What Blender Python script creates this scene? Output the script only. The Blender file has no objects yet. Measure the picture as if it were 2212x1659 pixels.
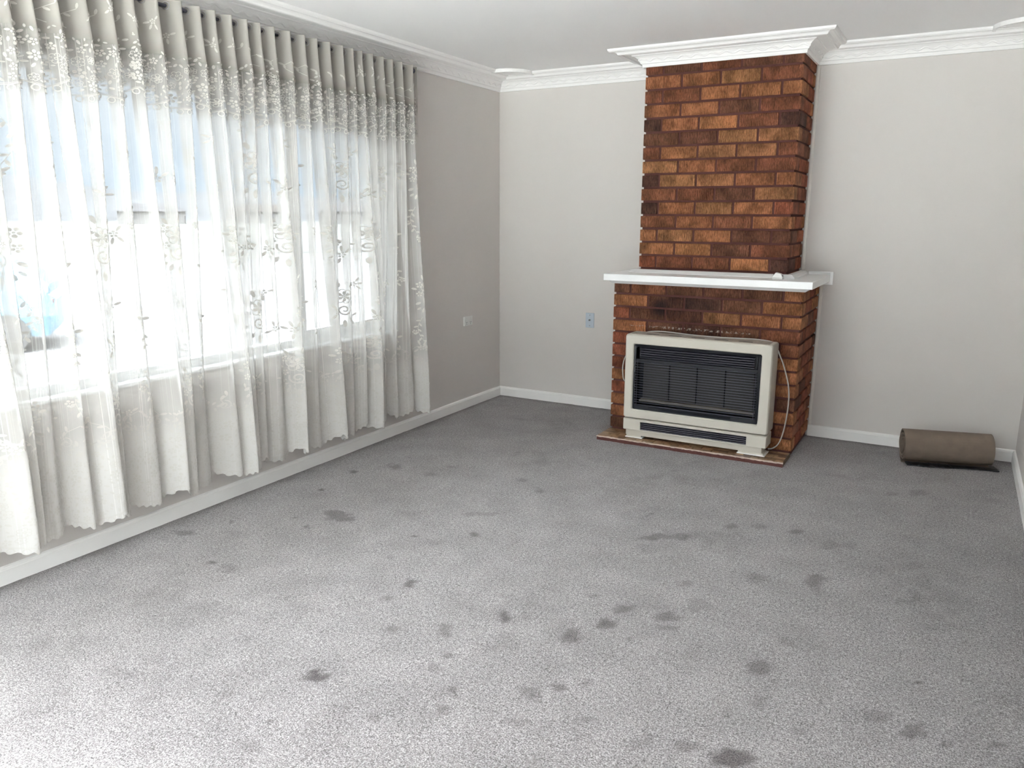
import bpy, bmesh, math, random
import numpy as np
from mathutils import Vector, Matrix

random.seed(7)
rng = np.random.default_rng(11)
S = bpy.context.scene
C = S.collection
PI = math.pi

# ------------------------------------------------------------------ camera, sky, sun, exposure
cam_d = bpy.data.cameras.new('camera')
cam = bpy.data.objects.new('camera', cam_d)
C.objects.link(cam)
YAW, PITCH, ROLL, FPX = -0.515011, 0.213028, 0.0031853, 1688.45
_f = Vector((math.sin(YAW) * math.cos(PITCH), math.cos(YAW) * math.cos(PITCH), -math.sin(PITCH)))
_r = Vector((math.cos(YAW), -math.sin(YAW), 0.0))
_u = _r.cross(_f)
_r2 = _r * math.cos(ROLL) + _u * math.sin(ROLL)
_u2 = -_r * math.sin(ROLL) + _u * math.cos(ROLL)
m = Matrix((_r2, _u2, -_f)).transposed().to_4x4()
m.translation = Vector((3.29837, -5.61489, 1.5))
cam.matrix_world = m
cam_d.sensor_fit = 'HORIZONTAL'
cam_d.sensor_width = 36.0
cam_d.lens = FPX / 2212.0 * 36.0
cam_d.clip_start = 0.05
cam_d.clip_end = 2000
S.camera = cam

world = bpy.data.worlds.new('sky')
S.world = world
world.use_nodes = True
wn = world.node_tree
wn.nodes.clear()
w_out = wn.nodes.new('ShaderNodeOutputWorld')
w_bg = wn.nodes.new('ShaderNodeBackground')
w_tc = wn.nodes.new('ShaderNodeTexCoord')
w_sep = wn.nodes.new('ShaderNodeSeparateXYZ')
w_ramp = wn.nodes.new('ShaderNodeValToRGB')
w_noise = wn.nodes.new('ShaderNodeTexNoise')
w_map = wn.nodes.new('ShaderNodeMapping')
w_map.inputs['Scale'].default_value = (1, 1, 3.5)
w_add = wn.nodes.new('ShaderNodeMath'); w_add.operation = 'MULTIPLY_ADD'
w_noise.inputs['Scale'].default_value = 2.2
w_noise.inputs['Detail'].default_value = 6
wn.links.new(w_tc.outputs['Generated'], w_map.inputs['Vector'])
wn.links.new(w_map.outputs['Vector'], w_noise.inputs['Vector'])
wn.links.new(w_tc.outputs['Generated'], w_sep.inputs[0])
wn.links.new(w_noise.outputs['Fac'], w_add.inputs[0])
w_add.inputs[1].default_value = 0.16
wn.links.new(w_sep.outputs['Z'], w_add.inputs[2])
wn.links.new(w_add.outputs[0], w_ramp.inputs['Fac'])
el = w_ramp.color_ramp.elements
el[0].position = 0.10; el[0].color = (0.66, 0.83, 1.0, 1)
el[1].position = 0.24; el[1].color = (0.96, 0.98, 1.0, 1)
# overcast: palest blue gap over the horizon, brighter cloud higher up
w_mr = wn.nodes.new('ShaderNodeMapRange')
w_mr.inputs[1].default_value = 0.26; w_mr.inputs[2].default_value = 0.55
w_mr.inputs[3].default_value = 0.18; w_mr.inputs[4].default_value = 2.7
wn.links.new(w_add.outputs[0], w_mr.inputs[0])
wn.links.new(w_mr.outputs[0], w_bg.inputs['Strength'])
wn.links.new(w_ramp.outputs['Color'], w_bg.inputs['Color'])
wn.links.new(w_bg.outputs[0], w_out.inputs['Surface'])

sun_d = bpy.data.lights.new('hazy_sun', 'SUN')
sun_d.energy = 6.5
sun_d.angle = math.radians(40)
sun_d.color = (1.0, 0.985, 0.96)
sun = bpy.data.objects.new('hazy_sun', sun_d)
C.objects.link(sun)
sun.rotation_euler = Vector((0.30, -0.64, 0.92)).to_track_quat('Z', 'Y').to_euler()

S.view_settings.view_transform = 'Standard'
S.view_settings.look = 'None'
S.view_settings.exposure = 3.70
S.view_settings.gamma = 1.0
S.view_settings.use_curve_mapping = False
cy = S.cycles
cy.max_bounces = 14
cy.diffuse_bounces = 8
cy.glossy_bounces = 4
cy.transmission_bounces = 8
cy.transparent_max_bounces = 48
cy.caustics_reflective = False
cy.caustics_refractive = False

# ------------------------------------------------------------------ helpers
def obj(name, bm_or_mesh, mat=None, parent=None, smooth=False):
    if isinstance(bm_or_mesh, bmesh.types.BMesh):
        me = bpy.data.meshes.new(name)
        bmesh.ops.recalc_face_normals(bm_or_mesh, faces=bm_or_mesh.faces)
        bm_or_mesh.to_mesh(me)
        bm_or_mesh.free()
    else:
        me = bm_or_mesh
    if mat is not None and len(me.materials) == 0:
        me.materials.append(mat)
    if smooth:
        me.shade_smooth()
    o = bpy.data.objects.new(name, me)
    C.objects.link(o)
    if parent is not None:
        o.parent = parent
    return o

def tag(o, label=None, cat=None, group=None, kind=None):
    if label: o['label'] = label
    if cat: o['category'] = cat
    if group: o['group'] = group
    if kind: o['kind'] = kind
    return o

def empty(name, loc=(0, 0, 0)):
    o = bpy.data.objects.new(name, None)
    o.empty_display_size = 0.1
    C.objects.link(o)
    o.location = loc
    return o

def unparent_keep(o, parent):
    """parent o (built in world coordinates) under an unrotated empty, keeping it in place"""
    o.parent = parent
    o.location = Vector(o.location) - Vector(parent.location)
    return o

def box(bm, x0, x1, y0, y1, z0, z1, bevel=0.0, seg=1):
    t = bmesh.new()
    bmesh.ops.create_cube(t, size=1.0)
    for v in t.verts:
        v.co = Vector(((x0 + x1) / 2 + v.co.x * (x1 - x0), (y0 + y1) / 2 + v.co.y * (y1 - y0), (z0 + z1) / 2 + v.co.z * (z1 - z0)))
    if bevel > 0:
        bmesh.ops.bevel(t, geom=list(t.edges), offset=bevel, segments=seg, profile=0.5, affect='EDGES')
    me = bpy.data.meshes.new('_t')
    t.to_mesh(me); t.free()
    bm.from_mesh(me)
    bpy.data.meshes.remove(me)
    return bm

def newbox(*a, **k):
    return box(bmesh.new(), *a, **k)

def tube(bm, pts, r, n=8, cap=True):
    pts = [Vector(p) for p in pts]
    rings = []
    up = Vector((0, 0, 1))
    prev = None
    for i, p in enumerate(pts):
        a = pts[max(i - 1, 0)]; b = pts[min(i + 1, len(pts) - 1)]
        d = (b - a).normalized()
        if prev is None:
            ref = up if abs(d.z) < 0.9 else Vector((1, 0, 0))
            s = d.cross(ref).normalized()
        else:
            s = (prev - d * prev.dot(d)).normalized()
        prev = s
        t = d.cross(s)
        rr = r[i] if isinstance(r, (list, tuple)) else r
        rings.append([bm.verts.new(p + s * (rr * math.cos(2 * PI * k / n)) + t * (rr * math.sin(2 * PI * k / n))) for k in range(n)])
    for i in range(len(rings) - 1):
        for k in range(n):
            bm.faces.new((rings[i][k], rings[i][(k + 1) % n], rings[i + 1][(k + 1) % n], rings[i + 1][k]))
    if cap:
        bm.faces.new(rings[0][::-1]); bm.faces.new(rings[-1])
    return bm

def smooth_path(pts, n=8):
    """Catmull-Rom through the points"""
    P = [Vector(p) for p in pts]
    out = []
    for i in range(len(P) - 1):
        p0 = P[max(i - 1, 0)]; p1 = P[i]; p2 = P[i + 1]; p3 = P[min(i + 2, len(P) - 1)]
        for k in range(n):
            t = k / n
            out.append(0.5 * ((2 * p1) + (p2 - p0) * t + (2 * p0 - 5 * p1 + 4 * p2 - p3) * t * t + (3 * p1 - p0 - 3 * p2 + p3) * t ** 3))
    out.append(P[-1])
    return out

def sweep(bm, path, prof, closed_prof=True):
    """sweep profile (d into the room, z) along a plan path whose interior is on the right, mitred"""
    P = [Vector((a[0], a[1])) for a in path]
    rows = []
    for i, p in enumerate(P):
        ns = []
        if i > 0:
            d = (p - P[i - 1]).normalized(); ns.append(Vector((d.y, -d.x)))
        if i < len(P) - 1:
            d = (P[i + 1] - p).normalized(); ns.append(Vector((d.y, -d.x)))
        if len(ns) == 2:
            n = ns[0] + ns[1]
            n = n / (n.dot(ns[0]))
        else:
            n = ns[0]
        rows.append([bm.verts.new((p.x + n.x * d, p.y + n.y * d, z)) for d, z in prof])
    k = len(prof)
    for i in range(len(rows) - 1):
        for j in range(k if closed_prof else k - 1):
            bm.faces.new((rows[i][j], rows[i][(j + 1) % k], rows[i + 1][(j + 1) % k], rows[i + 1][j]))
    if closed_prof:
        bm.faces.new(rows[0][::-1]); bm.faces.new(rows[-1])
    return bm

# ------------------------------------------------------------------ materials
def mat(name):
    M = bpy.data.materials.new(name)
    M.use_nodes = True
    nt = M.node_tree
    b = nt.nodes['Principled BSDF']
    return M, nt, b

def node(nt, t, **inp):
    n = nt.nodes.new(t)
    for k, v in inp.items():
        n.inputs[k].default_value = v
    return n

def paint(name, col, rough=0.5, noise=0.0, scale=40, bump=0.0, bscale=250, spec=0.4, metal=0.0):
    M, nt, b = mat(name)
    b.inputs['Roughness'].default_value = rough
    b.inputs['Specular IOR Level'].default_value = spec
    b.inputs['Metallic'].default_value = metal
    b.inputs['Base Color'].default_value = (*col, 1)
    tc = nt.nodes.new('ShaderNodeTexCoord')
    if noise > 0:
        n = node(nt, 'ShaderNodeTexNoise', Scale=scale, Detail=5.0)
        nt.links.new(tc.outputs['Object'], n.inputs['Vector'])
        mx = nt.nodes.new('ShaderNodeMix'); mx.data_type = 'RGBA'
        mx.inputs[6].default_value = (*[c * (1 - noise) for c in col], 1)
        mx.inputs[7].default_value = (*[min(1, c * (1 + noise)) for c in col], 1)
        nt.links.new(n.outputs['Fac'], mx.inputs[0])
        nt.links.new(mx.outputs[2], b.inputs['Base Color'])
    if bump > 0:
        n2 = node(nt, 'ShaderNodeTexNoise', Scale=bscale, Detail=3.0)
        nt.links.new(tc.outputs['Object'], n2.inputs['Vector'])
        bp = node(nt, 'ShaderNodeBump', Strength=bump, Distance=0.002)
        nt.links.new(n2.outputs['Fac'], bp.inputs['Height'])
        nt.links.new(bp.outputs[0], b.inputs['Normal'])
    return M

M_wall = paint('wall_paint', (0.68, 0.65, 0.625), 0.55, 0.03, 3.0, 0.25, 180)
M_ceil = paint('ceiling_paint', (0.92, 0.92, 0.92), 0.7, 0.015, 2.0, 0.08, 120)
M_cornice = paint('cornice_plaster', (0.90, 0.895, 0.885), 0.5, 0.02, 12, 0.06, 160)
M_white = paint('white_gloss_trim', (0.88, 0.875, 0.86), 0.35, 0.03, 9, 0.05, 60)
M_mantel = paint('white_mantel_gloss', (0.88, 0.89, 0.89), 0.3, 0.015, 6, 0.03, 30)
M_plastic = paint('white_plastic', (0.80, 0.80, 0.78), 0.35)
M_bluegrey = paint('blue_grey_plastic', (0.50, 0.57, 0.64), 0.4)
M_dark = paint('dark_slot', (0.02, 0.02, 0.022), 0.6)
M_screw = paint('screw_metal', (0.35, 0.36, 0.37), 0.35, metal=0.9)
M_rod = paint('curtain_rod_metal', (0.10, 0.10, 0.13), 0.28, metal=0.85)
M_eyelet = paint('eyelet_metal', (0.42, 0.41, 0.42), 0.3, metal=0.9)
M_heater = paint('heater_enamel', (0.61, 0.575, 0.505), 0.42, 0.02, 14, 0.06, 500)
M_black = paint('heater_black_enamel', (0.010, 0.011, 0.016), 0.25, spec=0.3)
M_wire = paint('guard_wire_dark', (0.12, 0.12, 0.15), 0.3, metal=0.7)
M_radiant = paint('radiant_ceramic', (0.035, 0.033, 0.034), 0.75, 0.25, 60, 0.2, 120)
M_tray = paint('ember_tray', (0.15, 0.135, 0.11), 0.5, 0.3, 40)
M_cord = paint('grey_cord', (0.50, 0.48, 0.44), 0.5)
M_dusty = paint('heater_top_dusty', (0.40, 0.35, 0.30), 0.7, 0.3, 60)
M_frame = paint('window_frame_white', (0.85, 0.86, 0.86), 0.4)

def carpet_mat():
    M, nt, b = mat('grey_carpet')
    tc = nt.nodes.new('ShaderNodeTexCoord')
    n1 = node(nt, 'ShaderNodeTexNoise', Scale=210.0, Detail=2.0, Roughness=0.7)
    n2 = node(nt, 'ShaderNodeTexNoise', Scale=85.0, Detail=3.0, Roughness=0.75)
    n3 = node(nt, 'ShaderNodeTexNoise', Scale=5.0, Detail=5.0)
    for n in (n1, n2, n3):
        nt.links.new(tc.outputs['Object'], n.inputs['Vector'])
    ad = nt.nodes.new('ShaderNodeMath'); ad.operation = 'MULTIPLY_ADD'
    ad.inputs[1].default_value = 0.65
    nt.links.new(n1.outputs['Fac'], ad.inputs[0])
    mu = nt.nodes.new('ShaderNodeMath'); mu.operation = 'MULTIPLY'; mu.inputs[1].default_value = 0.35
    nt.links.new(n2.outputs['Fac'], mu.inputs[0])
    nt.links.new(mu.outputs[0], ad.inputs[2])
    rp = nt.nodes.new('ShaderNodeValToRGB')
    e = rp.color_ramp.elements
    e[0].position = 0.36; e[0].color = (0.052, 0.047, 0.047, 1)  # low spots of the pile coloured dark: shade between tufts put into the colour
    e[1].position = 0.66; e[1].color = (0.565, 0.535, 0.54, 1)
    k = rp.color_ramp.elements.new(0.5); k.color = (0.24, 0.222, 0.224, 1)
    nt.links.new(ad.outputs[0], rp.inputs['Fac'])
    at = nt.nodes.new('ShaderNodeAttribute'); at.attribute_name = 'stain'
    # broken edges of the marks
    sm = nt.nodes.new('ShaderNodeMath'); sm.operation = 'MULTIPLY_ADD'; sm.inputs[1].default_value = 1.1; sm.inputs[2].default_value = 0.45
    nt.links.new(n2.outputs['Fac'], sm.inputs[0])
    sx = nt.nodes.new('ShaderNodeMath'); sx.operation = 'MULTIPLY'; sx.use_clamp = True
    nt.links.new(at.outputs['Fac'], sx.inputs[0]); nt.links.new(sm.outputs[0], sx.inputs[1])
    m1 = nt.nodes.new('ShaderNodeMix'); m1.data_type = 'RGBA'; m1.blend_type = 'MULTIPLY'
    nt.links.new(sx.outputs[0], m1.inputs[0])
    nt.links.new(rp.outputs['Color'], m1.inputs[6])
    m1.inputs[7].default_value = (0.30, 0.27, 0.27, 1)
    r3 = nt.nodes.new('ShaderNodeMapRange')
    r3.inputs[1].default_value = 0.3; r3.inputs[2].default_value = 0.7; r3.inputs[3].default_value = 0.86; r3.inputs[4].default_value = 1.1
    nt.links.new(n3.outputs['Fac'], r3.inputs[0])
    m2 = nt.nodes.new('ShaderNodeMix'); m2.data_type = 'RGBA'; m2.blend_type = 'MULTIPLY'; m2.inputs[0].default_value = 1.0
    nt.links.new(m1.outputs[2], m2.inputs[6]); nt.links.new(r3.outputs[0], m2.inputs[7])
    nt.links.new(m2.outputs[2], b.inputs['Base Color'])
    b.inputs['Roughness'].default_value = 0.85
    b.inputs['Specular IOR Level'].default_value = 0.15
    b.inputs['Sheen Weight'].default_value = 0.25
    b.inputs['Sheen Roughness'].default_value = 0.5
    bp = node(nt, 'ShaderNodeBump', Strength=0.9, Distance=0.006)
    nt.links.new(ad.outputs[0], bp.inputs['Height'])
    nt.links.new(bp.outputs[0], b.inputs['Normal'])
    return M
M_carpet = carpet_mat()

def brick_mat():
    M, nt, b = mat('ribbed_brick')
    tc = nt.nodes.new('ShaderNodeTexCoord')
    oi = nt.nodes.new('ShaderNodeObjectInfo')
    geo = nt.nodes.new('ShaderNodeNewGeometry')
    # per brick offset
    cb = nt.nodes.new('ShaderNodeVectorMath'); cb.operation = 'SCALE'
    cb.inputs[0].default_value = (7.3, 3.1, 5.7)
    nt.links.new(oi.outputs['Random'], cb.inputs['Scale'])
    ad = nt.nodes.new('ShaderNodeVectorMath'); ad.operation = 'ADD'
    nt.links.new(tc.outputs['Object'], ad.inputs[0]); nt.links.new(cb.outputs[0], ad.inputs[1])
    mp = nt.nodes.new('ShaderNodeMapping'); mp.inputs['Scale'].default_value = (1, 1, 0.28)
    nt.links.new(ad.outputs[0], mp.inputs['Vector'])
    st = node(nt, 'ShaderNodeTexNoise', Scale=150.0, Detail=3.0, Roughness=0.7)      # vertical streaks
    nt.links.new(mp.outputs[0], st.inputs['Vector'])
    bl = node(nt, 'ShaderNodeTexNoise', Scale=11.0, Detail=3.0)                        # burnt blotches
    nt.links.new(ad.outputs[0], bl.inputs['Vector'])
    gr = node(nt, 'ShaderNodeTexNoise', Scale=420.0, Detail=2.0)
    nt.links.new(ad.outputs[0], gr.inputs['Vector'])
    # brick colour = object colour * streaks * blotches
    r1 = nt.nodes.new('ShaderNodeMapRange'); r1.inputs[1].default_value = 0.32; r1.inputs[2].default_value = 0.68; r1.inputs[3].default_value = 0.48; r1.inputs[4].default_value = 1.5
    nt.links.new(st.outputs['Fac'], r1.inputs[0])
    r2 = nt.nodes.new('ShaderNodeMapRange'); r2.inputs[1].default_value = 0.35; r2.inputs[2].default_value = 0.65; r2.inputs[3].default_value = 0.62; r2.inputs[4].default_value = 1.3
    nt.links.new(bl.outputs['Fac'], r2.inputs[0])
    mm = nt.nodes.new('ShaderNodeMath'); mm.operation = 'MULTIPLY'
    nt.links.new(r1.outputs[0], mm.inputs[0]); nt.links.new(r2.outputs[0], mm.inputs[1])
    mx = nt.nodes.new('ShaderNodeMix'); mx.data_type = 'RGBA'; mx.blend_type = 'MULTIPLY'; mx.inputs[0].default_value = 1
    nt.links.new(oi.outputs['Color'], mx.inputs[6]); nt.links.new(mm.outputs[0], mx.inputs[7])
    # soot mark above the heater
    def dist(cx, cz, rx, rz):
        sp = nt.nodes.new('ShaderNodeSeparateXYZ'); nt.links.new(geo.outputs['Position'], sp.inputs[0])
        a = nt.nodes.new('ShaderNodeMath'); a.operation = 'SUBTRACT'; a.inputs[1].default_value = cx
        nt.links.new(sp.outputs['X'], a.inputs[0])
        a2 = nt.nodes.new('ShaderNodeMath'); a2.operation = 'DIVIDE'; a2.inputs[1].default_value = rx
        nt.links.new(a.outputs[0], a2.inputs[0])
        c = nt.nodes.new('ShaderNodeMath'); c.operation = 'SUBTRACT'; c.inputs[1].default_value = cz
        nt.links.new(sp.outputs['Z'], c.inputs[0])
        c2 = nt.nodes.new('ShaderNodeMath'); c2.operation = 'DIVIDE'; c2.inputs[1].default_value = rz
        nt.links.new(c.outputs[0], c2.inputs[0])
        v = nt.nodes.new('ShaderNodeCombineXYZ')
        nt.links.new(a2.outputs[0], v.inputs[0]); nt.links.new(c2.outputs[0], v.inputs[1])
        l = nt.nodes.new('ShaderNodeVectorMath'); l.operation = 'LENGTH'
        nt.links.new(v.outputs[0], l.inputs[0])
        return l.outputs['Value']
    prev = mx.outputs[2]
    for (cx, cz, rx, rz, amt) in ((1.60, 0.895, 0.10, 0.10, 0.85), (1.72, 0.93, 0.30, 0.12, 0.55), (1.85, 0.79, 0.36, 0.10, 0.45)):
        d = dist(cx, cz, rx, rz)
        rg = nt.nodes.new('ShaderNodeMapRange'); rg.interpolation_type = 'SMOOTHSTEP'
        rg.inputs[1].default_value = 1.0; rg.inputs[2].default_value = 0.1; rg.inputs[3].default_value = 0.0; rg.inputs[4].default_value = amt
        nt.links.new(d, rg.inputs[0])
        k = nt.nodes.new('ShaderNodeMix'); k.data_type = 'RGBA'
        nt.links.new(rg.outputs[0], k.inputs[0]); nt.links.new(prev, k.inputs[6]); k.inputs[7].default_value = (0.022, 0.016, 0.018, 1)
        prev = k.outputs[2]
    # chalky line of old sealant
    d = dist(1.80, 0.769, 0.46, 0.0075)
    n5 = node(nt, 'ShaderNodeTexNoise', Scale=70.0, Detail=4.0)
    nt.links.new(geo.outputs['Position'], n5.inputs['Vector'])
    g1 = nt.nodes.new('ShaderNodeMath'); g1.operation = 'LESS_THAN'; g1.inputs[1].default_value = 1.0; nt.links.new(d, g1.inputs[0])
    g2 = nt.nodes.new('ShaderNodeMath'); g2.operation = 'GREATER_THAN'; g2.inputs[1].default_value = 0.54; nt.links.new(n5.outputs['Fac'], g2.inputs[0])
    g3 = nt.nodes.new('ShaderNodeMath'); g3.operation = 'MULTIPLY'; nt.links.new(g1.outputs[0], g3.inputs[0]); nt.links.new(g2.outputs[0], g3.inputs[1])
    g4 = nt.nodes.new('ShaderNodeMath'); g4.operation = 'MULTIPLY'; g4.inputs[1].default_value = 0.75; nt.links.new(g3.outputs[0], g4.inputs[0])
    k = nt.nodes.new('ShaderNodeMix'); k.data_type = 'RGBA'
    nt.links.new(g4.outputs[0], k.inputs[0]); nt.links.new(prev, k.inputs[6]); k.inputs[7].default_value = (0.5, 0.42, 0.36, 1)
    nt.links.new(k.outputs[2], b.inputs['Base Color'])
    b.inputs['Roughness'].default_value = 0.7
    b.inputs['Specular IOR Level'].default_value = 0.10
    bp = node(nt, 'ShaderNodeBump', Strength=0.5, Distance=0.002)
    sm = nt.nodes.new('ShaderNodeMath'); sm.operation = 'ADD'
    nt.links.new(st.outputs['Fac'], sm.inputs[0]); nt.links.new(gr.outputs['Fac'], sm.inputs[1])
    nt.links.new(sm.outputs[0], bp.inputs['Height'])
    nt.links.new(bp.outputs[0], b.inputs['Normal'])
    return M
M_brick = brick_mat()
M_mortar = paint('red_brown_mortar', (0.115, 0.048, 0.042), 0.85, 0.2, 60, 0.5, 200, spec=0.15)

def tile_mat():
    M, nt, b = mat('glazed_hearth_tile')
    oi = nt.nodes.new('ShaderNodeObjectInfo')
    tc = nt.nodes.new('ShaderNodeTexCoord')
    n = node(nt, 'ShaderNodeTexNoise', Scale=35.0, Detail=4.0)
    nt.links.new(tc.outputs['Object'], n.inputs['Vector'])
    r = nt.nodes.new('ShaderNodeMapRange'); r.inputs[1].default_value = 0.3; r.inputs[2].default_value = 0.7; r.inputs[3].default_value = 0.7; r.inputs[4].default_value = 1.25
    nt.links.new(n.outputs['Fac'], r.inputs[0])
    mx = nt.nodes.new('ShaderNodeMix'); mx.data_type = 'RGBA'; mx.blend_type = 'MULTIPLY'; mx.inputs[0].default_value = 1
    nt.links.new(oi.outputs['Color'], mx.inputs[6]); nt.links.new(r.outputs[0], mx.inputs[7])
    nt.links.new(mx.outputs[2], b.inputs['Base Color'])
    b.inputs['Roughness'].default_value = 0.35
    return M
M_tile = tile_mat()
M_grout = paint('hearth_grout', (0.20, 0.15, 0.11), 0.8, 0.25, 50)
M_chip = paint('chipped_pale_edge', (0.52, 0.42, 0.36), 0.8, 0.35, 45, 0.5, 80)

def glass_mat(name, tint=(0.94, 0.97, 0.98)):
    M, nt, b = mat(name)
    nt.nodes.remove(b)
    out = nt.nodes['Material Output']
    tr = nt.nodes.new('ShaderNodeBsdfTransparent'); tr.inputs['Color'].default_value = (*tint, 1)
    gl = nt.nodes.new('ShaderNodeBsdfGlossy'); gl.inputs['Roughness'].default_value = 0.02
    fr = nt.nodes.new('ShaderNodeFresnel'); fr.inputs['IOR'].default_value = 1.25
    mx = nt.nodes.new('ShaderNodeMixShader')
    nt.links.new(fr.outputs[0], mx.inputs[0]); nt.links.new(tr.outputs[0], mx.inputs[1]); nt.links.new(gl.outputs[0], mx.inputs[2])
    nt.links.new(mx.outputs[0], out.inputs['Surface'])
    return M
M_glass = glass_mat('window_glass')
M_glass_dim = glass_mat('dimmed_window_glass', (0.66, 0.68, 0.69))  # tint added to dim the outdoor view and the light through these panes

def sheer_mat(name, alpha, col, transl, stripes=False, prof=None):
    """thin woven cloth: partly open weave, partly thread that reflects and passes light; seen edge-on the weave closes up"""
    M, nt, b = mat(name)
    nt.nodes.remove(b)
    out = nt.nodes['Material Output']
    geo = nt.nodes.new('ShaderNodeNewGeometry')
    dt = nt.nodes.new('ShaderNodeVectorMath'); dt.operation = 'DOT_PRODUCT'
    nt.links.new(geo.outputs['Incoming'], dt.inputs[0]); nt.links.new(geo.outputs['Normal'], dt.inputs[1])
    ab = nt.nodes.new('ShaderNodeMath'); ab.operation = 'ABSOLUTE'; nt.links.new(dt.outputs['Value'], ab.inputs[0])
    mxx = nt.nodes.new('ShaderNodeMath'); mxx.operation = 'MAXIMUM'; mxx.inputs[1].default_value = 0.2; nt.links.new(ab.outputs[0], mxx.inputs[0])
    inv = nt.nodes.new('ShaderNodeMath'); inv.operation = 'DIVIDE'; inv.inputs[0].default_value = 1.0; nt.links.new(mxx.outputs[0], inv.inputs[1])
    opn = nt.nodes.new('ShaderNodeMath'); opn.operation = 'POWER'
    nt.links.new(inv.outputs[0], opn.inputs[1])
    base = None
    if stripes:
        uv = nt.nodes.new('ShaderNodeUVMap')
        sp = nt.nodes.new('ShaderNodeSeparateXYZ'); nt.links.new(uv.outputs[0], sp.inputs[0])
        # groups of thin warp threads
        cb = nt.nodes.new('ShaderNodeCombineXYZ'); nt.links.new(sp.outputs['X'], cb.inputs[0])
        n = node(nt, 'ShaderNodeTexNoise', Scale=420.0, Detail=1.0); n.noise_dimensions = '1D'
        nt.links.new(sp.outputs['X'], n.inputs['W'])
        g = nt.nodes.new('ShaderNodeMapRange'); g.inputs[1].default_value = 0.60; g.inputs[2].default_value = 0.70; g.inputs[3].default_value = 0.0; g.inputs[4].default_value = 0.46
        nt.links.new(n.outputs['Fac'], g.inputs[0])
        n2 = node(nt, 'ShaderNodeTexNoise', Scale=24.0, Detail=1.0); n2.noise_dimensions = '1D'
        nt.links.new(sp.outputs['X'], n2.inputs['W'])
        g2 = nt.nodes.new('ShaderNodeMapRange'); g2.inputs[1].default_value = 0.42; g2.inputs[2].default_value = 0.58; g2.inputs[3].default_value = 0.15; g2.inputs[4].default_value = 1.0
        nt.links.new(n2.outputs['Fac'], g2.inputs[0])
        m2 = nt.nodes.new('ShaderNodeMath'); m2.operation = 'MULTIPLY'; nt.links.new(g.outputs[0], m2.inputs[0]); nt.links.new(g2.outputs[0], m2.inputs[1])
        s = nt.nodes.new('ShaderNodeMath'); s.operation = 'SUBTRACT'; s.inputs[0].default_value = 1 - alpha
        nt.links.new(m2.outputs[0], s.inputs[1])
        base = s.outputs[0]
    if prof:
        uv2 = nt.nodes.new('ShaderNodeUVMap')
        sp2 = nt.nodes.new('ShaderNodeSeparateXYZ'); nt.links.new(uv2.outputs[0], sp2.inputs[0])
        mr = nt.nodes.new('ShaderNodeMapRange'); mr.interpolation_type = 'SMOOTHSTEP'
        mr.inputs[1].default_value, mr.inputs[2].default_value, mr.inputs[3].default_value, mr.inputs[4].default_value = prof
        nt.links.new(sp2.outputs['Y'], mr.inputs[0])
        if base is None:
            base = mr.outputs[0]
        else:
            pm = nt.nodes.new('ShaderNodeMath'); pm.operation = 'MULTIPLY'; pm.use_clamp = True
            nt.links.new(base, pm.inputs[0]); nt.links.new(mr.outputs[0], pm.inputs[1]); base = pm.outputs[0]
    if base is None:
        opn.inputs[0].default_value = 1 - alpha
    else:
        nt.links.new(base, opn.inputs[0])
    tr = nt.nodes.new('ShaderNodeBsdfTransparent')
    di = nt.nodes.new('ShaderNodeBsdfDiffuse'); di.inputs['Color'].default_value = (*col, 1)
    tl = nt.nodes.new('ShaderNodeBsdfTranslucent'); tl.inputs['Color'].default_value = (*col, 1)
    c = nt.nodes.new('ShaderNodeMixShader'); c.inputs[0].default_value = transl
    nt.links.new(di.outputs[0], c.inputs[1]); nt.links.new(tl.outputs[0], c.inputs[2])
    mx = nt.nodes.new('ShaderNodeMixShader')
    nt.links.new(opn.outputs[0], mx.inputs[0])
    nt.links.new(c.outputs[0], mx.inputs[1]); nt.links.new(tr.outputs[0], mx.inputs[2])
    nt.links.new(mx.outputs[0], out.inputs['Surface'])
    return M
# openness multiplier runs from the dense border at the hem to the plain net above it
M_sheer = sheer_mat('sheer_curtain_net', 0.37, (0.67, 0.655, 0.63), 0.03, stripes=True, prof=(0.44, 0.74, 0.28, 1.0))
M_valance = sheer_mat('valance_net', 0.30, (0.43, 0.41, 0.375), 0.04, prof=(2.10, 2.27, 0.92, 0.22))
M_lace = sheer_mat('lace_thread', 0.92, (0.58, 0.563, 0.53), 0.03)

# ------------------------------------------------------------------ room shell
W, Y0, H = 3.728, -7.3, 2.545
WIN_Y0, WIN_Y1, WIN_Z0, WIN_Z1 = -4.85, -1.37, 0.715, 2.135
T = 0.22
HC = 2.4435

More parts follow.
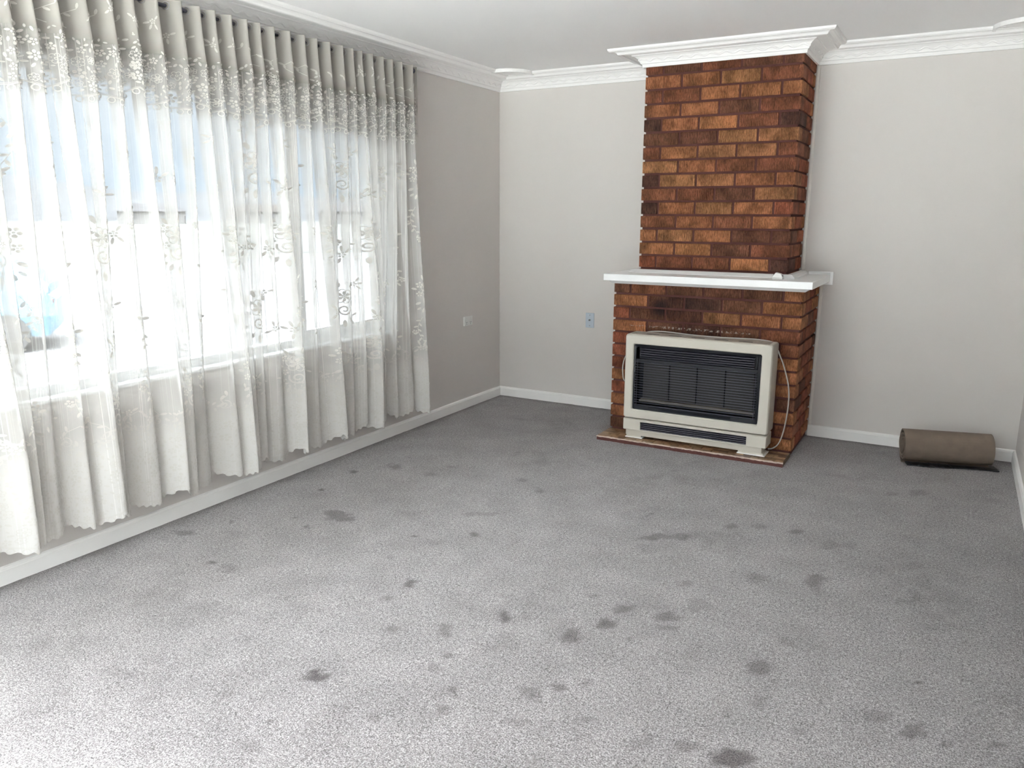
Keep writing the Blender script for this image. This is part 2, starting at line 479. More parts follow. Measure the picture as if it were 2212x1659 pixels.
# carpet with its marks: (x, y, axis, axis, strength)
STAINS = [(0.691,-2.792,0.053,0.03,-0.047,0.053,0.7),(0.285,-2.209,0.021,0.012,-0.02,0.024,0.9),(0.451,-2.025,0.039,0.022,-0.033,0.042,0.6),(1.405,-2.637,0.023,0.013,-0.021,0.034,0.8),(1.448,-3.201,0.025,0.015,-0.028,0.038,1.0),(1.21,-3.053,0.018,0.01,-0.012,0.015,0.5),(1.451,-3.357,0.019,0.011,-0.017,0.022,0.55),(1.932,-3.249,0.02,0.012,-0.028,0.048,0.8),(1.599,-3.527,0.027,0.015,-0.021,0.026,0.5),(1.785,-3.443,0.018,0.01,-0.03,0.044,0.5),(1.869,-3.372,0.012,0.007,-0.011,0.017,0.4),(1.903,-3.582,0.017,0.01,-0.012,0.017,0.55),(1.575,-3.886,0.036,0.021,-0.027,0.028,1.0),(1.89,-3.674,0.022,0.012,-0.016,0.023,0.35),(2.03,-3.75,0.015,0.009,-0.014,0.021,0.7),(2.249,-3.619,0.026,0.015,-0.019,0.035,0.55),(1.905,-3.983,0.022,0.012,-0.014,0.017,0.45),(0.719,-3.501,0.038,0.022,-0.042,0.037,0.4),(1.212,-3.853,0.029,0.016,-0.019,0.018,0.35),(1.289,-3.561,0.019,0.011,-0.015,0.016,0.25),(1.288,-2.418,0.073,0.042,-0.016,0.026,0.35),(2.051,-3.842,0.03,0.017,-0.013,0.019,0.35),(2.28,-3.784,0.029,0.017,-0.009,0.015,0.35),(1.666,-4.261,0.028,0.016,-0.019,0.017,0.3),(1.413,-4.115,0.025,0.015,-0.016,0.014,0.25),(0.719,-2.028,0.028,0.016,-0.019,0.027,0.4),(1.231,-1.845,0.028,0.016,-0.012,0.022,0.4),(1.408,-1.956,0.018,0.01,-0.016,0.031,0.5),(0.74,-1.837,0.029,0.017,-0.016,0.024,0.4),(0.577,-3.479,0.02,0.011,-0.012,0.01,0.9),(0.273,-3.112,0.006,0.004,-0.011,0.01,1.0),(0.644,-2.972,0.013,0.007,-0.017,0.017,0.8),(0.338,-2.547,0.012,0.007,-0.01,0.011,1.2),(0.509,-2.917,0.006,0.004,-0.007,0.007,1.0),(1.173,-2.804,0.007,0.004,-0.005,0.007,1.0),(1.388,-4.207,0.007,0.004,-0.006,0.005,0.9),(1.375,-4.161,0.004,0.002,-0.005,0.004,1.0),(1.63,-4.146,0.005,0.003,-0.004,0.004,0.9),(0.196,-3.322,0.046,0.026,-0.026,0.021,0.6),(2.919,-2.348,0.035,0.02,-0.013,0.084,0.6),(2.173,-2.246,0.045,0.026,-0.013,0.037,0.55),(2.276,-2.172,0.031,0.018,-0.01,0.03,0.55),(2.159,-2.927,0.023,0.013,-0.009,0.02,0.55),(2.287,-2.956,0.033,0.019,-0.016,0.041,0.6),(2.301,-3.11,0.028,0.016,-0.013,0.032,0.75),(2.211,-3.259,0.024,0.014,-0.016,0.034,0.5),(2.398,-3.16,0.02,0.012,-0.008,0.021,0.45),(2.476,-2.944,0.032,0.019,-0.01,0.029,0.55),(2.498,-3.024,0.024,0.014,-0.006,0.018,0.45),(2.461,-2.634,0.027,0.016,-0.009,0.029,0.5),(2.546,-2.797,0.037,0.021,-0.015,0.051,0.3),(2.753,-1.821,0.032,0.018,-0.005,0.028,0.6),(2.461,-1.927,0.019,0.011,-0.007,0.028,0.5),(2.577,-1.86,0.032,0.019,-0.006,0.028,0.4),(2.692,-2.444,0.028,0.016,-0.007,0.031,0.35),(2.852,-3.13,0.032,0.018,-0.012,0.053,0.6),(2.917,-3.173,0.015,0.009,-0.005,0.025,0.4),(2.303,-3.559,0.031,0.017,-0.011,0.021,0.75),(2.378,-3.496,0.018,0.011,-0.008,0.017,0.4),(3.324,-2.954,0.012,0.007,-0.0,0.01,1.2),(2.887,-3.614,0.048,0.027,-0.009,0.036,0.9),(2.769,-3.639,0.027,0.015,-0.011,0.037,0.55),(3.323,-3.233,0.034,0.019,-0.003,0.056,0.65),(3.238,-3.199,0.035,0.02,-0.003,0.035,0.35),(2.901,-3.291,0.024,0.014,-0.01,0.047,0.3),(2.817,-3.415,0.023,0.013,-0.008,0.032,0.35),(3.281,-2.293,0.038,0.022,-0.004,0.082,0.3),(2.939,-2.425,0.023,0.013,-0.012,0.08,0.4),(3.043,-3.394,0.017,0.01,-0.002,0.013,0.4),(2.635,-3.683,0.027,0.016,-0.01,0.027,0.3),(2.468,-3.664,0.046,0.026,-0.006,0.014,0.3),(3.355,-3.32,0.008,0.005,-0.0,0.008,0.6),(3.539,-3.182,0.019,0.011,0.0,0.011,0.6),(3.419,-3.251,0.022,0.012,-0.0,0.016,0.4),(2.895,-2.909,0.041,0.023,-0.009,0.045,0.25),(2.911,-1.922,0.035,0.02,-0.007,0.052,0.35),(2.075,-1.935,0.029,0.017,-0.01,0.029,0.35),(1.943,-1.249,0.017,0.01,-0.006,0.02,0.5),(3.243,-0.907,0.037,0.021,-0.003,0.059,0.35),(3.11,-1.023,0.031,0.018,-0.003,0.038,0.35)]
STEP = 0.016
YC = -5.8                      # the carpet ends behind the camera
nx, ny = int(W / STEP) + 1, int(-YC / STEP) + 1
gx = np.linspace(0, W, nx); gy = np.linspace(YC, 0, ny)
X, Y = np.meshgrid(gx, gy)
stain = np.zeros_like(X)
def vnoise(X, Y, s, seed):
    r = np.random.default_rng(seed)
    g = r.random((64, 64))
    fx = X * s; fy = Y * s
    ix = np.floor(fx).astype(int); iy = np.floor(fy).astype(int)
    tx = fx - ix; ty = fy - iy
    tx = tx * tx * (3 - 2 * tx); ty = ty * ty * (3 - 2 * ty)
    a = g[iy % 64, ix % 64]; b = g[iy % 64, (ix + 1) % 64]; c = g[(iy + 1) % 64, ix % 64]; d = g[(iy + 1) % 64, (ix + 1) % 64]
    return (a * (1 - tx) + b * tx) * (1 - ty) + (c * (1 - tx) + d * tx) * ty
warp = (vnoise(X, Y, 14, 1) - .5) * 0.9 + (vnoise(X, Y, 34, 2) - .5) * 0.9
for (sx, sy, ax, ay, bx, by, st) in STAINS:
    det = ax * by - ay * bx
    if abs(det) < 1e-7: continue
    dx = X - sx; dy = Y - sy
    a = (dx * by - dy * bx) / det; b = (ax * dy - ay * dx) / det
    rr = np.sqrt(a * a + b * b) + warp * 1.25
    k = np.clip((1.2 - rr) / 0.6, 0, 1)
    stain = np.maximum(stain, st * k * k * (3 - 2 * k))
stain += 0.26 * np.clip((vnoise(X, Y, 5, 5) - .55) * 3, 0, 1) * np.clip((vnoise(X, Y, 19, 6) - .35) * 2, 0, 1)
# ragged darker band along the left and back walls
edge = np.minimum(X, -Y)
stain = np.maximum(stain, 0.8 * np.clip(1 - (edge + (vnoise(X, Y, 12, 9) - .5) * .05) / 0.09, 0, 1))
zf = (vnoise(X, Y, 22, 3) - .5) * 0.003
verts = np.stack([X, Y, zf], -1).reshape(-1, 3)
idx = np.arange(nx * ny).reshape(ny, nx)
faces = np.stack([idx[:-1, :-1], idx[:-1, 1:], idx[1:, 1:], idx[1:, :-1]], -1).reshape(-1, 4)
me = bpy.data.meshes.new('floor')
me.from_pydata(verts.tolist(), [], faces.tolist())
at = me.attributes.new('stain', 'FLOAT', 'POINT')
at.data.foreach_set('value', np.clip(stain, 0, 1.2).reshape(-1).astype(np.float32))
floor = obj('floor', me, M_carpet, smooth=True)
tag(floor, kind='structure', label='worn grey cut pile carpet with dark footprints and spots')

M_bounce_floor = paint('added_bounce_floor', (0.74, 0.72, 0.69), 0.4, 0.05, 3)  # pale tiles added out of view to bounce sun onto ceiling and back wall
tag(obj('floor', newbox(0, W, Y0, YC, -0.05, 0.002), M_bounce_floor), kind='structure', label='pale floor added unseen behind the camera to bounce light')
bm = newbox(-T, W + T, Y0 - T, T, H, H + 0.12)
tag(obj('ceiling', bm, M_ceil), kind='structure')
bm = bmesh.new()
box(bm, -T, 0, Y0 - T, T, -0.1, WIN_Z0)
box(bm, -T, 0, Y0 - T, T, WIN_Z1, H)
box(bm, -T, 0, WIN_Y1, T, WIN_Z0, WIN_Z1)
box(bm, -T, 0, Y0 - T, WIN_Y0, WIN_Z0, WIN_Z1)
tag(obj('wall_left', bm, M_wall), kind='structure')
tag(obj('wall_back', newbox(0, W + T, 0, T, -0.1, H), M_wall), kind='structure')
D0, D1, DZ = -4.3, -1.35, 2.1          # doorway added out of frame to drain light off the left wall
bm = bmesh.new()
box(bm, W, W + T, D1, 0, -0.1, H); box(bm, W, W + T, Y0 - T, D0, -0.1, H); box(bm, W, W + T, D0, D1, DZ, H)
tag(obj('wall_right', bm, M_wall), kind='structure')
M_sink = paint('light_sink_lining', (0.10, 0.075, 0.06), 0.6, 0.1, 5)  # dark lining of the added, unseen hall, there to swallow light
bm = bmesh.new()
HXa, HXb = W + T, W + T + 1.3
box(bm, HXb, HXb + .05, D0 - .3, D1 + .3, -.1, H); box(bm, HXa, HXb, D0 - .35, D0 - .3, -.1, H); box(bm, HXa, HXb, D1 + .3, D1 + .35, -.1, H)
box(bm, HXa, HXb, D0 - .3, D1 + .3, -.1, -.002); box(bm, HXa, HXb, D0 - .3, D1 + .3, H - .05, H)
tag(obj('hall_light_sink', bm, M_sink), kind='structure')
bm = bmesh.new()
F2 = (0.12, 3.1, 0.05, 2.3)      # opening in the wall behind the camera
box(bm, 0, W, Y0 - T, Y0, -0.1, F2[2]); box(bm, 0, W, Y0 - T, Y0, F2[3], H)
box(bm, 0, F2[0], Y0 - T, Y0, F2[2], F2[3]); box(bm, F2[1], W, Y0 - T, Y0, F2[2], F2[3])
tag(obj('wall_front', bm, M_wall), kind='structure')

# baseboards: moulded top edge
BP = [(0.0, 0.0), (0.016, 0.0), (0.016, 0.062), (0.0135, 0.066), (0.0135, 0.068), (0.010, 0.074), (0.0, 0.0775)]
def skirting(name, path):
    bm = sweep(bmesh.new(), path, BP)
    return tag(obj(name, bm, M_white), kind='structure')
skirting('baseboard_left', [(0, Y0), (0, 0)])
skirting('baseboard_back', [(0, 0), (1.262, 0)])
skirting('baseboard_back', [(2.499, 0), (W, 0)])
skirting('baseboard_right', [(W, 0), (W, D1)])
skirting('baseboard_right', [(W, D0), (W, Y0)])
skirting('baseboard_front', [(W, Y0), (0, Y0)])

# cornice: fascia, wavy ribbon, cove, soffit and two ceiling beads
cz = H
CP = [(0.0, HC), (0.013, HC), (0.0145, cz - .088), (0.017, cz - .082), (0.024, cz - .079), (0.027, cz - .070), (0.034, cz - .058),
      (0.044, cz - .047), (0.056, cz - .039), (0.068, cz - .036), (0.071, cz - .031), (0.120, cz - .026), (0.124, cz - .034),
      (0.132, cz - .036), (0.140, cz - .033), (0.145, cz - .024), (0.152, cz - .018), (0.166, cz - .0155), (0.171, cz - .020),
      (0.180, cz - .0205), (0.188, cz - .013), (0.191, cz - .001), (0.0, cz - .0005)]
CHX0, CHX1, CHY = 1.372, 2.370, -0.455
def wave_strip(path, closed=False):
    """small raised ribbon winding along the cove"""
    bm = bmesh.new()
    P = [Vector((a[0], a[1])) for a in path]
    def offs(i, d):
        ns = []
        if i > 0:
            e = (P[i] - P[i - 1]).normalized(); ns.append(Vector((e.y, -e.x)))
        if i < len(P) - 1:
            e = (P[i + 1] - P[i]).normalized(); ns.append(Vector((e.y, -e.x)))
        n = ns[0] + ns[1] if len(ns) == 2 else ns[0]
        n = n / n.dot(ns[0])
        return P[i] + n * d
    def cove(z):
        zs = [p[1] for p in CP[5:10]]; ds = [p[0] for p in CP[5:10]]
        return float(np.interp(z, zs, ds))
    for i in range(len(P) - 1):
        L0 = (P[i + 1] - P[i]).length
        n = max(4, int(L0 / 0.008))
        rows = []
        for k in range(n + 1):
            t = k / n
            s = t * L0
            zc = cz - 0.059 + 0.0062 * math.sin(2 * PI * s / 0.085)
            row = []
            for dz, bump in ((-0.006, -0.0006), (-0.003, 0.0028), (0.002, 0.0030), (0.005, -0.0006)):
                z = zc + dz
                d = cove(z) + bump
                q = offs(i, d).lerp(offs(i + 1, d), t)
                row.append(bm.verts.new((q.x, q.y, z - (0.002 if bump > 0 else 0))))
            rows.append(row)
        for a, b in zip(rows[:-1], rows[1:]):
            for j in range(3):
                bm.faces.new((a[j], a[j + 1], b[j + 1], b[j]))
    return bm
def cornice(name, path, mit0, mit1):
    """mit0/mit1: neighbouring path points that give the mitres at both ends"""
    full = ([mit0] if mit0 else []) + path + ([mit1] if mit1 else [])
    bm = bmesh.new()
    P = [Vector(a) for a in full]
    i0 = 1 if mit0 else 0
    i1 = len(full) - (2 if mit1 else 1)
    rows = []
    for i in range(i0, i1 + 1):
        ns = []
        if i > 0:
            e = (P[i] - P[i - 1]).normalized(); ns.append(Vector((e.y, -e.x)))
        if i < len(P) - 1:
            e = (P[i + 1] - P[i]).normalized(); ns.append(Vector((e.y, -e.x)))
        n = ns[0] + ns[1] if len(ns) == 2 else ns[0]
        n = n / n.dot(ns[0])
        rows.append([bm.verts.new((P[i].x + n.x * d, P[i].y + n.y * d, z)) for d, z in CP])
    k = len(CP)
    for a, b in zip(rows[:-1], rows[1:]):
        for j in range(k):
            bm.faces.new((a[j], a[(j + 1) % k], b[(j + 1) % k], b[j]))
    o = tag(obj(name, bm, M_cornice), kind='structure')
    ws = wave_strip(path)
    obj('wavy_ribbon', ws, M_cornice, o, smooth=True)
    return o
cornice('trim_1', [(0, Y0), (0, 0)], None, (CHX0, 0))
cornice('trim_2', [(0, 0), (CHX0, 0)], (0, Y0), (CHX0, CHY))
cornice('trim_3', [(CHX0, 0), (CHX0, CHY), (CHX1, CHY), (CHX1, 0)], (0, 0), (W, 0))
cornice('trim_4', [(CHX1, 0), (W, 0)], (CHX1, CHY), (W, Y0))
cornice('trim_5', [(W, 0), (W, Y0)], (CHX1, 0), None)

M_strip = paint('cream_cover_strip', (0.80, 0.775, 0.735), 0.5, 0.03, 10)
# cover strips where the brickwork meets the back wall
tag(obj('trim_6', newbox(CHX1 + .002, CHX1 + .022, -0.012, 0, 1.145, HC, .003), M_strip), kind='structure')
tag(obj('trim_7', newbox(2.500, 2.520, -0.012, 0, 0.0775, 1.05, .003), M_strip), kind='structure')

# plaster fan vents in the ceiling corners
def fan_vent(cx, cyy, label):
    R0, zt = 0.185, H
    root = empty('corner_vent', (cx, cyy, zt))
    tag(root, label, 'vent', 'plaster fan vents in the ceiling corners')
    def ring(r0, r1, z0, z1, n=40):
        bm = bmesh.new()
        vs = []
        for k in range(n):
            a = 2 * PI * k / n
            c, s = math.cos(a), math.sin(a)
            vs.append([bm.verts.new((r0 * c, r0 * s, z0)), bm.verts.new((r1 * c, r1 * s, z0)), bm.verts.new((r1 * c, r1 * s, z1)), bm.verts.new((r0 * c, r0 * s, z1))])
        for k in range(n):
            a, b = vs[k], vs[(k + 1) % n]
            for j in range(4):
                bm.faces.new((a[j], a[(j + 1) % 4], b[(j + 1) % 4], b[j]))
        return bm
    obj('rim', ring(R0 - 0.016, R0, -0.024, -0.0005), M_cornice, root)
    obj('inner_ring', ring(0.02, 0.135, -0.018, -0.0005), M_cornice, root)
    b = bmesh.new(); bmesh.ops.create_circle(b, cap_ends=True, segments=40, radius=R0 - .017)
    for v in b.verts: v.co.z = -0.003
    obj('recess', b, M_dark, root)
    n = 34
    bar = None
    for k in range(n):
        if bar is None:
            bar = obj('vent_bar', newbox(0.134, R0 - 0.015, -0.0085, 0.0085, -0.018, -0.002), M_cornice, root)
            o = bar
        else:
            o = bar.copy(); C.objects.link(o); o.parent = root
        o.rotation_euler = (0, 0, 2 * PI * k / n)
fan_vent(0.205, -0.195, 'round white plaster vent in the ceiling corner between the window wall and fireplace wall')
fan_vent(3.505, -0.170, 'round white slotted plaster vent in the ceiling corner above the rolled floor covering')

# ------------------------------------------------------------------ window in the left wall
win = empty('window_1', (0, WIN_Y1, WIN_Z0))
tag(win, 'wide white framed picture window behind the lace curtain', kind='structure')
def wpart(name, bm, mt): return unparent_keep(obj(name, bm, mt), win)
fx0, fx1 = -0.155, -0.085
bm = bmesh.new()
box(bm, fx0, fx1, WIN_Y0, WIN_Y1, WIN_Z0, WIN_Z0 + 0.055, .004)
box(bm, fx0, fx1, WIN_Y0, WIN_Y1, WIN_Z1 - 0.055, WIN_Z1, .004)
box(bm, fx0, fx1, WIN_Y1 - 0.06, WIN_Y1, WIN_Z0 + .055, WIN_Z1 - .055, .004)
box(bm, fx0, fx1, WIN_Y0, WIN_Y0 + 0.06, WIN_Z0 + .055, WIN_Z1 - .055, .004)
wpart('frame', bm, M_frame)
MUL = (-2.20, -4.02)
for y in MUL:
    wpart('mullion', newbox(fx0, fx1, y - 0.035, y + 0.035, WIN_Z0 + .055, WIN_Z1 - .055, .004), M_frame)
# sliding sashes inside the outer bays
def sash(y0, y1):
    bm = bmesh.new()
    a, b = -0.135, -0.105
    box(bm, a, b, y0, y1, WIN_Z0 + .055, WIN_Z0 + .095, .003); box(bm, a, b, y0, y1, WIN_Z1 - .09, WIN_Z1 - .055, .003)
    box(bm, a, b, y0, y0 + .035, WIN_Z0 + .095, WIN_Z1 - .09, .003); box(bm, a, b, y1 - .035, y1, WIN_Z0 + .095, WIN_Z1 - .09, .003)
    wpart('sash', bm, M_frame)
edges = [WIN_Y1 - .06, MUL[0] + .035, MUL[0] - .035, MUL[1] + .035, MUL[1] - .035, WIN_Y0 + .06]
for i in range(3):
    y1, y0 = edges[2 * i], edges[2 * i + 1]
    if i != 1:
        sash(y0, y1)
    wpart('pane', newbox(-0.122, -0.118, y0 + .002, y1 - .002, WIN_Z0 + .05, WIN_Z1 - .05), M_glass_dim)
wpart('sill', newbox(-0.085, 0.014, WIN_Y0 + .001, WIN_Y1 - .001, WIN_Z0 - 0.001, WIN_Z0 + 0.018, .004), M_frame)
bm = bmesh.new()
for (a0, a1, z0, z1) in ((WIN_Y0, WIN_Y1, WIN_Z1 - .012, WIN_Z1), (WIN_Y1 - .012, WIN_Y1, WIN_Z0 + .018, WIN_Z1 - .012), (WIN_Y0, WIN_Y0 + .012, WIN_Z0 + .018, WIN_Z1 - .012)):
    box(bm, -0.085, 0.001, a0, a1, z0, z1)
wpart('reveal', bm, M_frame)
# window behind the camera (outside the frame)
win2 = empty('window_2', (F2[0], Y0, F2[2]))
tag(win2, kind='structure')
bm = bmesh.new()
for (a0, a1, z0, z1) in ((F2[0], F2[1], F2[2], F2[2] + .06), (F2[0], F2[1], F2[3] - .06, F2[3]), (F2[0], F2[0] + .06, F2[2], F2[3]), (F2[1] - .06, F2[1], F2[2], F2[3]), (1.80, 1.90, F2[2], F2[3])):
    box(bm, a0, a1, Y0 - .15, Y0 - .09, z0, z1)
unparent_keep(obj('frame', bm, M_frame), win2)
unparent_keep(obj('pane', newbox(F2[0] + .03, F2[1] - .03, Y0 - .122, Y0 - .118, F2[2] + .03, F2[3] - .03), M_glass), win2)

# ------------------------------------------------------------------ outside
M_ground = paint('asphalt', (0.080, 0.080, 0.082), 0.9, 0.2, 0.6, spec=0.0)
M_bounce_slab = paint('added_bounce_slab', (0.70, 0.69, 0.67), 0.9, 0.2, 0.6)  # pale slab added behind the room to throw light up to the ceiling
M_grass = paint('dry_grass', (0.065, 0.066, 0.063), 0.95, 0.3, 0.4, spec=0.0)
M_hill = paint('bush_hill', (0.038, 0.040, 0.043), 1.0, 0.3, 0.05, spec=0.0)
M_hwall = paint('house_wall', (0.070, 0.069, 0.068), 0.9, 0.05, 1.0, spec=0.0)
M_roof = paint('pale_roof', (0.032, 0.032, 0.034), 0.7, 0.08, 2.0, spec=0.0)
M_rooft = paint('tiled_roof', (0.026, 0.024, 0.023), 0.8, 0.1, 2.0, spec=0.0)
M_fence = paint('white_fence', (0.12, 0.12, 0.12), 0.7, spec=0.0)
M_bark = paint('bark', (0.12, 0.10, 0.085), 0.9, 0.3, 8)
M_leaf = paint('gum_leaves', (0.075, 0.085, 0.06), 0.9, 0.4, 3)
ZG = -0.6
bm = bmesh.new()
g = [bm.verts.new(p) for p in ((-26, -70, ZG), (-0.3, -70, ZG), (-0.3, 70, ZG), (-26, 70, ZG))]
bm.faces.new(g)
tag(obj('street', bm, M_ground), kind='structure', label='grey street outside the window')
bm = bmesh.new()
g = [bm.verts.new(p) for p in ((-900, -700, ZG - .02), (60, -700, ZG - .02), (60, 900, ZG - .02), (-900, 900, ZG - .02))]
bm.faces.new(g)
tag(obj('field', bm, M_grass), kind='structure', label='dry grassy land beyond the street')
bm = newbox(-0.3, 5.5, Y0 - 6.0, Y0 - T - .01, ZG - .05, -0.05)
tag(obj('patio', bm, M_bounce_slab), kind='structure', label='concrete patio added unseen behind the room to bounce light')
# bush covered ridge
bm = bmesh.new()
rows = []
cxh, cyh = 3.3, -5.6
for k in range(0, 121):
    az = math.radians(-175 + k * 2.0)
    hgt = 9.0 + 2.6 * math.cos((k * 2.0 - 175 + 62) * PI / 45) + 1.6 * (math.sin(k * .37) + .6 * math.sin(k * .9 + 1))
    if math.degrees(az) < -55: hgt += 3.0 * min(1, (-55 - math.degrees(az)) / 15)
    hgt += 1.2 * random.random()
    row = []
    for (rr, hh) in ((250, ZG - .5), (300, hgt * .62), (350, hgt), (420, hgt * .7), (520, ZG - 1)):
        row.append(bm.verts.new((cxh + rr * math.sin(az), cyh + rr * math.cos(az), hh + (random.random() - .5) * .7)))
    rows.append(row)
for a, b in zip(rows[:-1], rows[1:]):
    for j in range(4):
        bm.faces.new((a[j], a[j + 1], b[j + 1], b[j]))
tag(obj('hills', bm, M_hill, smooth=True), kind='structure', label='low grey bush covered ridge on the horizon')

def at_px(px, py, dist):
    """point at plan distance dist along the line of sight through a photo pixel (used once, to place far things)"""
    d = _f + _r2 * ((px - 1106) / FPX) - _u2 * ((py - 829.5) / FPX)
    h = math.hypot(d.x, d.y)
    return Vector((3.29837, -5.61489, 1.5)) + d * (dist / h)
def house(px, dist, w, dpt, hwall, hroof, roofm, rot, label):
    p = at_px(px, 470, dist)
    root = empty('house', (p.x, p.y, ZG)); root.rotation_euler = (0, 0, rot)
    tag(root, label, 'house')
    obj('wall', newbox(-w / 2, w / 2, -dpt / 2, dpt / 2, 0, hwall), M_hwall, root)
    bm = bmesh.new()
    e = 0.5
    a = [bm.verts.new(q) for q in ((-w / 2 - e, -dpt / 2 - e, hwall), (w / 2 + e, -dpt / 2 - e, hwall), (w / 2 + e, dpt / 2 + e, hwall), (-w / 2 - e, dpt / 2 + e, hwall), (-w / 2 + dpt * .35, 0, hwall + hroof), (w / 2 - dpt * .35, 0, hwall + hroof))]
    for f in ((0, 1, 5, 4), (1, 2, 5), (2, 3, 4, 5), (3, 0, 4), (3, 2, 1, 0)):
        bm.faces.new([a[i] for i in f])
    obj('roof', bm, roofm, root)
    wq = None
    for s in (-1, 1):
        for xx in (-w * .28, w * .22):
            bmw = newbox(xx - .8, xx + .8, s * dpt / 2 - .03, s * dpt / 2 + .03, 1.0, 2.1)
            obj('window', bmw, M_dark, root)
house(330, 190, 13, 8, 2.6, 1.7, M_roof, math.radians(50), 'pale roofed house far off beyond the street at the left of the window')
house(560, 200, 14, 8, 2.6, 1.8, M_rooft, math.radians(40), 'brown tiled house far off near the middle of the window')
house(765, 190, 15, 8, 2.7, 1.6, M_roof, math.radians(35), 'pale roofed house far off near the right end of the window')
# boundary fence across the street
pa, pb = Vector((-31.0, 25.5, ZG)), Vector((-23.0, 33.5, ZG))
fn = empty('boundary_fence', pa)
tag(fn, 'low white boundary fence across the street', 'fence')
n = 24
dv = (pb - pa)
ang = math.atan2(dv.y, dv.x)
fn.rotation_euler = (0, 0, ang)
sl = dv.length / n
pan = None
for k in range(n):
    if pan is None:
        pan = obj('panel', newbox(0.02, sl - .02, -.02, .02, 0.05, 0.85), M_fence, fn); o = pan
    else:
        o = pan.copy(); C.objects.link(o); o.parent = fn
    o.location = (k * sl, 0, 0)

# pale blue car parked at the kerb
def car(loc, rot):
    M_body = paint('car_paint_blue', (0.075, 0.135, 0.175), 0.4, spec=0.15)
    M_cg = paint('car_glass', (0.05, 0.065, 0.08), 0.2, spec=0.3)
    M_tyre = paint('tyre', (0.03, 0.03, 0.03), 0.8)
    M_hub = paint('hub', (0.06, 0.06, 0.063), 0.5)
    M_lamp = paint('tail_lamp', (0.05, 0.03, 0.03), 0.5, spec=0.1)
    root = empty('car', loc); root.rotation_euler = (0, 0, rot)
    tag(root, 'pale blue hatchback car parked outside, seen through the lace', 'car')
    def loft(sections):
        bm = bmesh.new(); rows = []
        for (x, hw0, z0, hw1, z1, hw2, z2) in sections:
            rows.append([bm.verts.new((x, s * hw, z)) for s, hw, z in ((-1, hw0, z0), (-1, hw1, z1), (-1, hw2, z2), (1, hw2, z2), (1, hw1, z1), (1, hw0, z0))])
        for a, b in zip(rows[:-1], rows[1:]):
            for j in range(6):
                bm.faces.new((a[j], a[(j + 1) % 6], b[(j + 1) % 6], b[j]))
        bm.faces.new(rows[0][::-1]); bm.faces.new(rows[-1])
        return bm
    obj('body', loft([(-1.95, .70, .38, .76, .55, .72, .80), (-1.80, .78, .25, .84, .55, .80, .92), (-.9, .80, .22, .86, .55, .82, .95), (.6, .80, .22, .86, .55, .82, .93), (1.35, .80, .22, .85, .52, .78, .84), (1.85, .74, .26, .78, .48, .68, .70), (1.98, .64, .36, .70, .48, .60, .60)]), M_body, root)
    obj('cabin', loft([(-1.85, .76, .90, .74, 1.0, .70, 1.02), (-1.35, .77, .93, .66, 1.32, .56, 1.42), (-.4, .78, .93, .66, 1.38, .56, 1.47), (.25, .78, .92, .66, 1.33, .55, 1.41), (1.0, .76, .88, .70, .93, .66, .95)]), M_body, root)
    obj('windscreen', loft([(.30, .58, .95, .58, 1.32, .54, 1.37), (.42, .62, .95, .60, 1.24, .56, 1.31), (.98, .66, .93, .66, .95, .62, .97)]), M_cg, root)
    obj('rear_window', loft([(-1.84, .62, 1.0, .62, 1.03, .6, 1.05), (-1.40, .60, 1.0, .60, 1.32, .54, 1.39), (-1.33, .5, 1.0, .5, 1.30, .5, 1.36)]), M_cg, root)
    for s in (-1, 1):
        for (xa, xb) in ((-1.25, -.45), (-.35, .35)):
            bm = bmesh.new()
            v = [bm.verts.new(q) for q in ((xa, s * .785, .97), (xb, s * .785, .97), (xb, s * .68, 1.34), (xa + .05, s * .68, 1.34), (xa, s * .765, .97), (xb, s * .765, .97), (xb, s * .66, 1.34), (xa + .05, s * .66, 1.34))]
            for f in ((0, 1, 2, 3), (4, 5, 6, 7), (0, 1, 5, 4), (1, 2, 6, 5), (2, 3, 7, 6), (3, 0, 4, 7)):
                bm.faces.new([v[i] for i in f])
            obj('side_window', bm, M_cg, root)
        obj('tail_lamp', newbox(-1.92, -1.80, s * .68 - .08, s * .68 + .08, .62, .82, .02), M_lamp, root)
        for x in (-1.25, 1.25):
            bm = bmesh.new()
            bmesh.ops.create_cone(bm, cap_ends=True, segments=24, radius1=.30, radius2=.30, depth=.18, matrix=Matrix.Translation((x, s * .78, .30)) @ Matrix.Rotation(PI / 2, 4, 'X'))
            w = obj('wheel', bm, M_tyre, root)
            bm = bmesh.new()
            bmesh.ops.create_cone(bm, cap_ends=True, segments=16, radius1=.17, radius2=.15, depth=.02, matrix=Matrix.Translation((x, s * .875, .30)) @ Matrix.Rotation(PI / 2, 4, 'X'))
            obj('hub', bm, M_hub, w)
    return root
car((-10.6, 0.35, ZG), math.atan2(-0.8, -0.6))

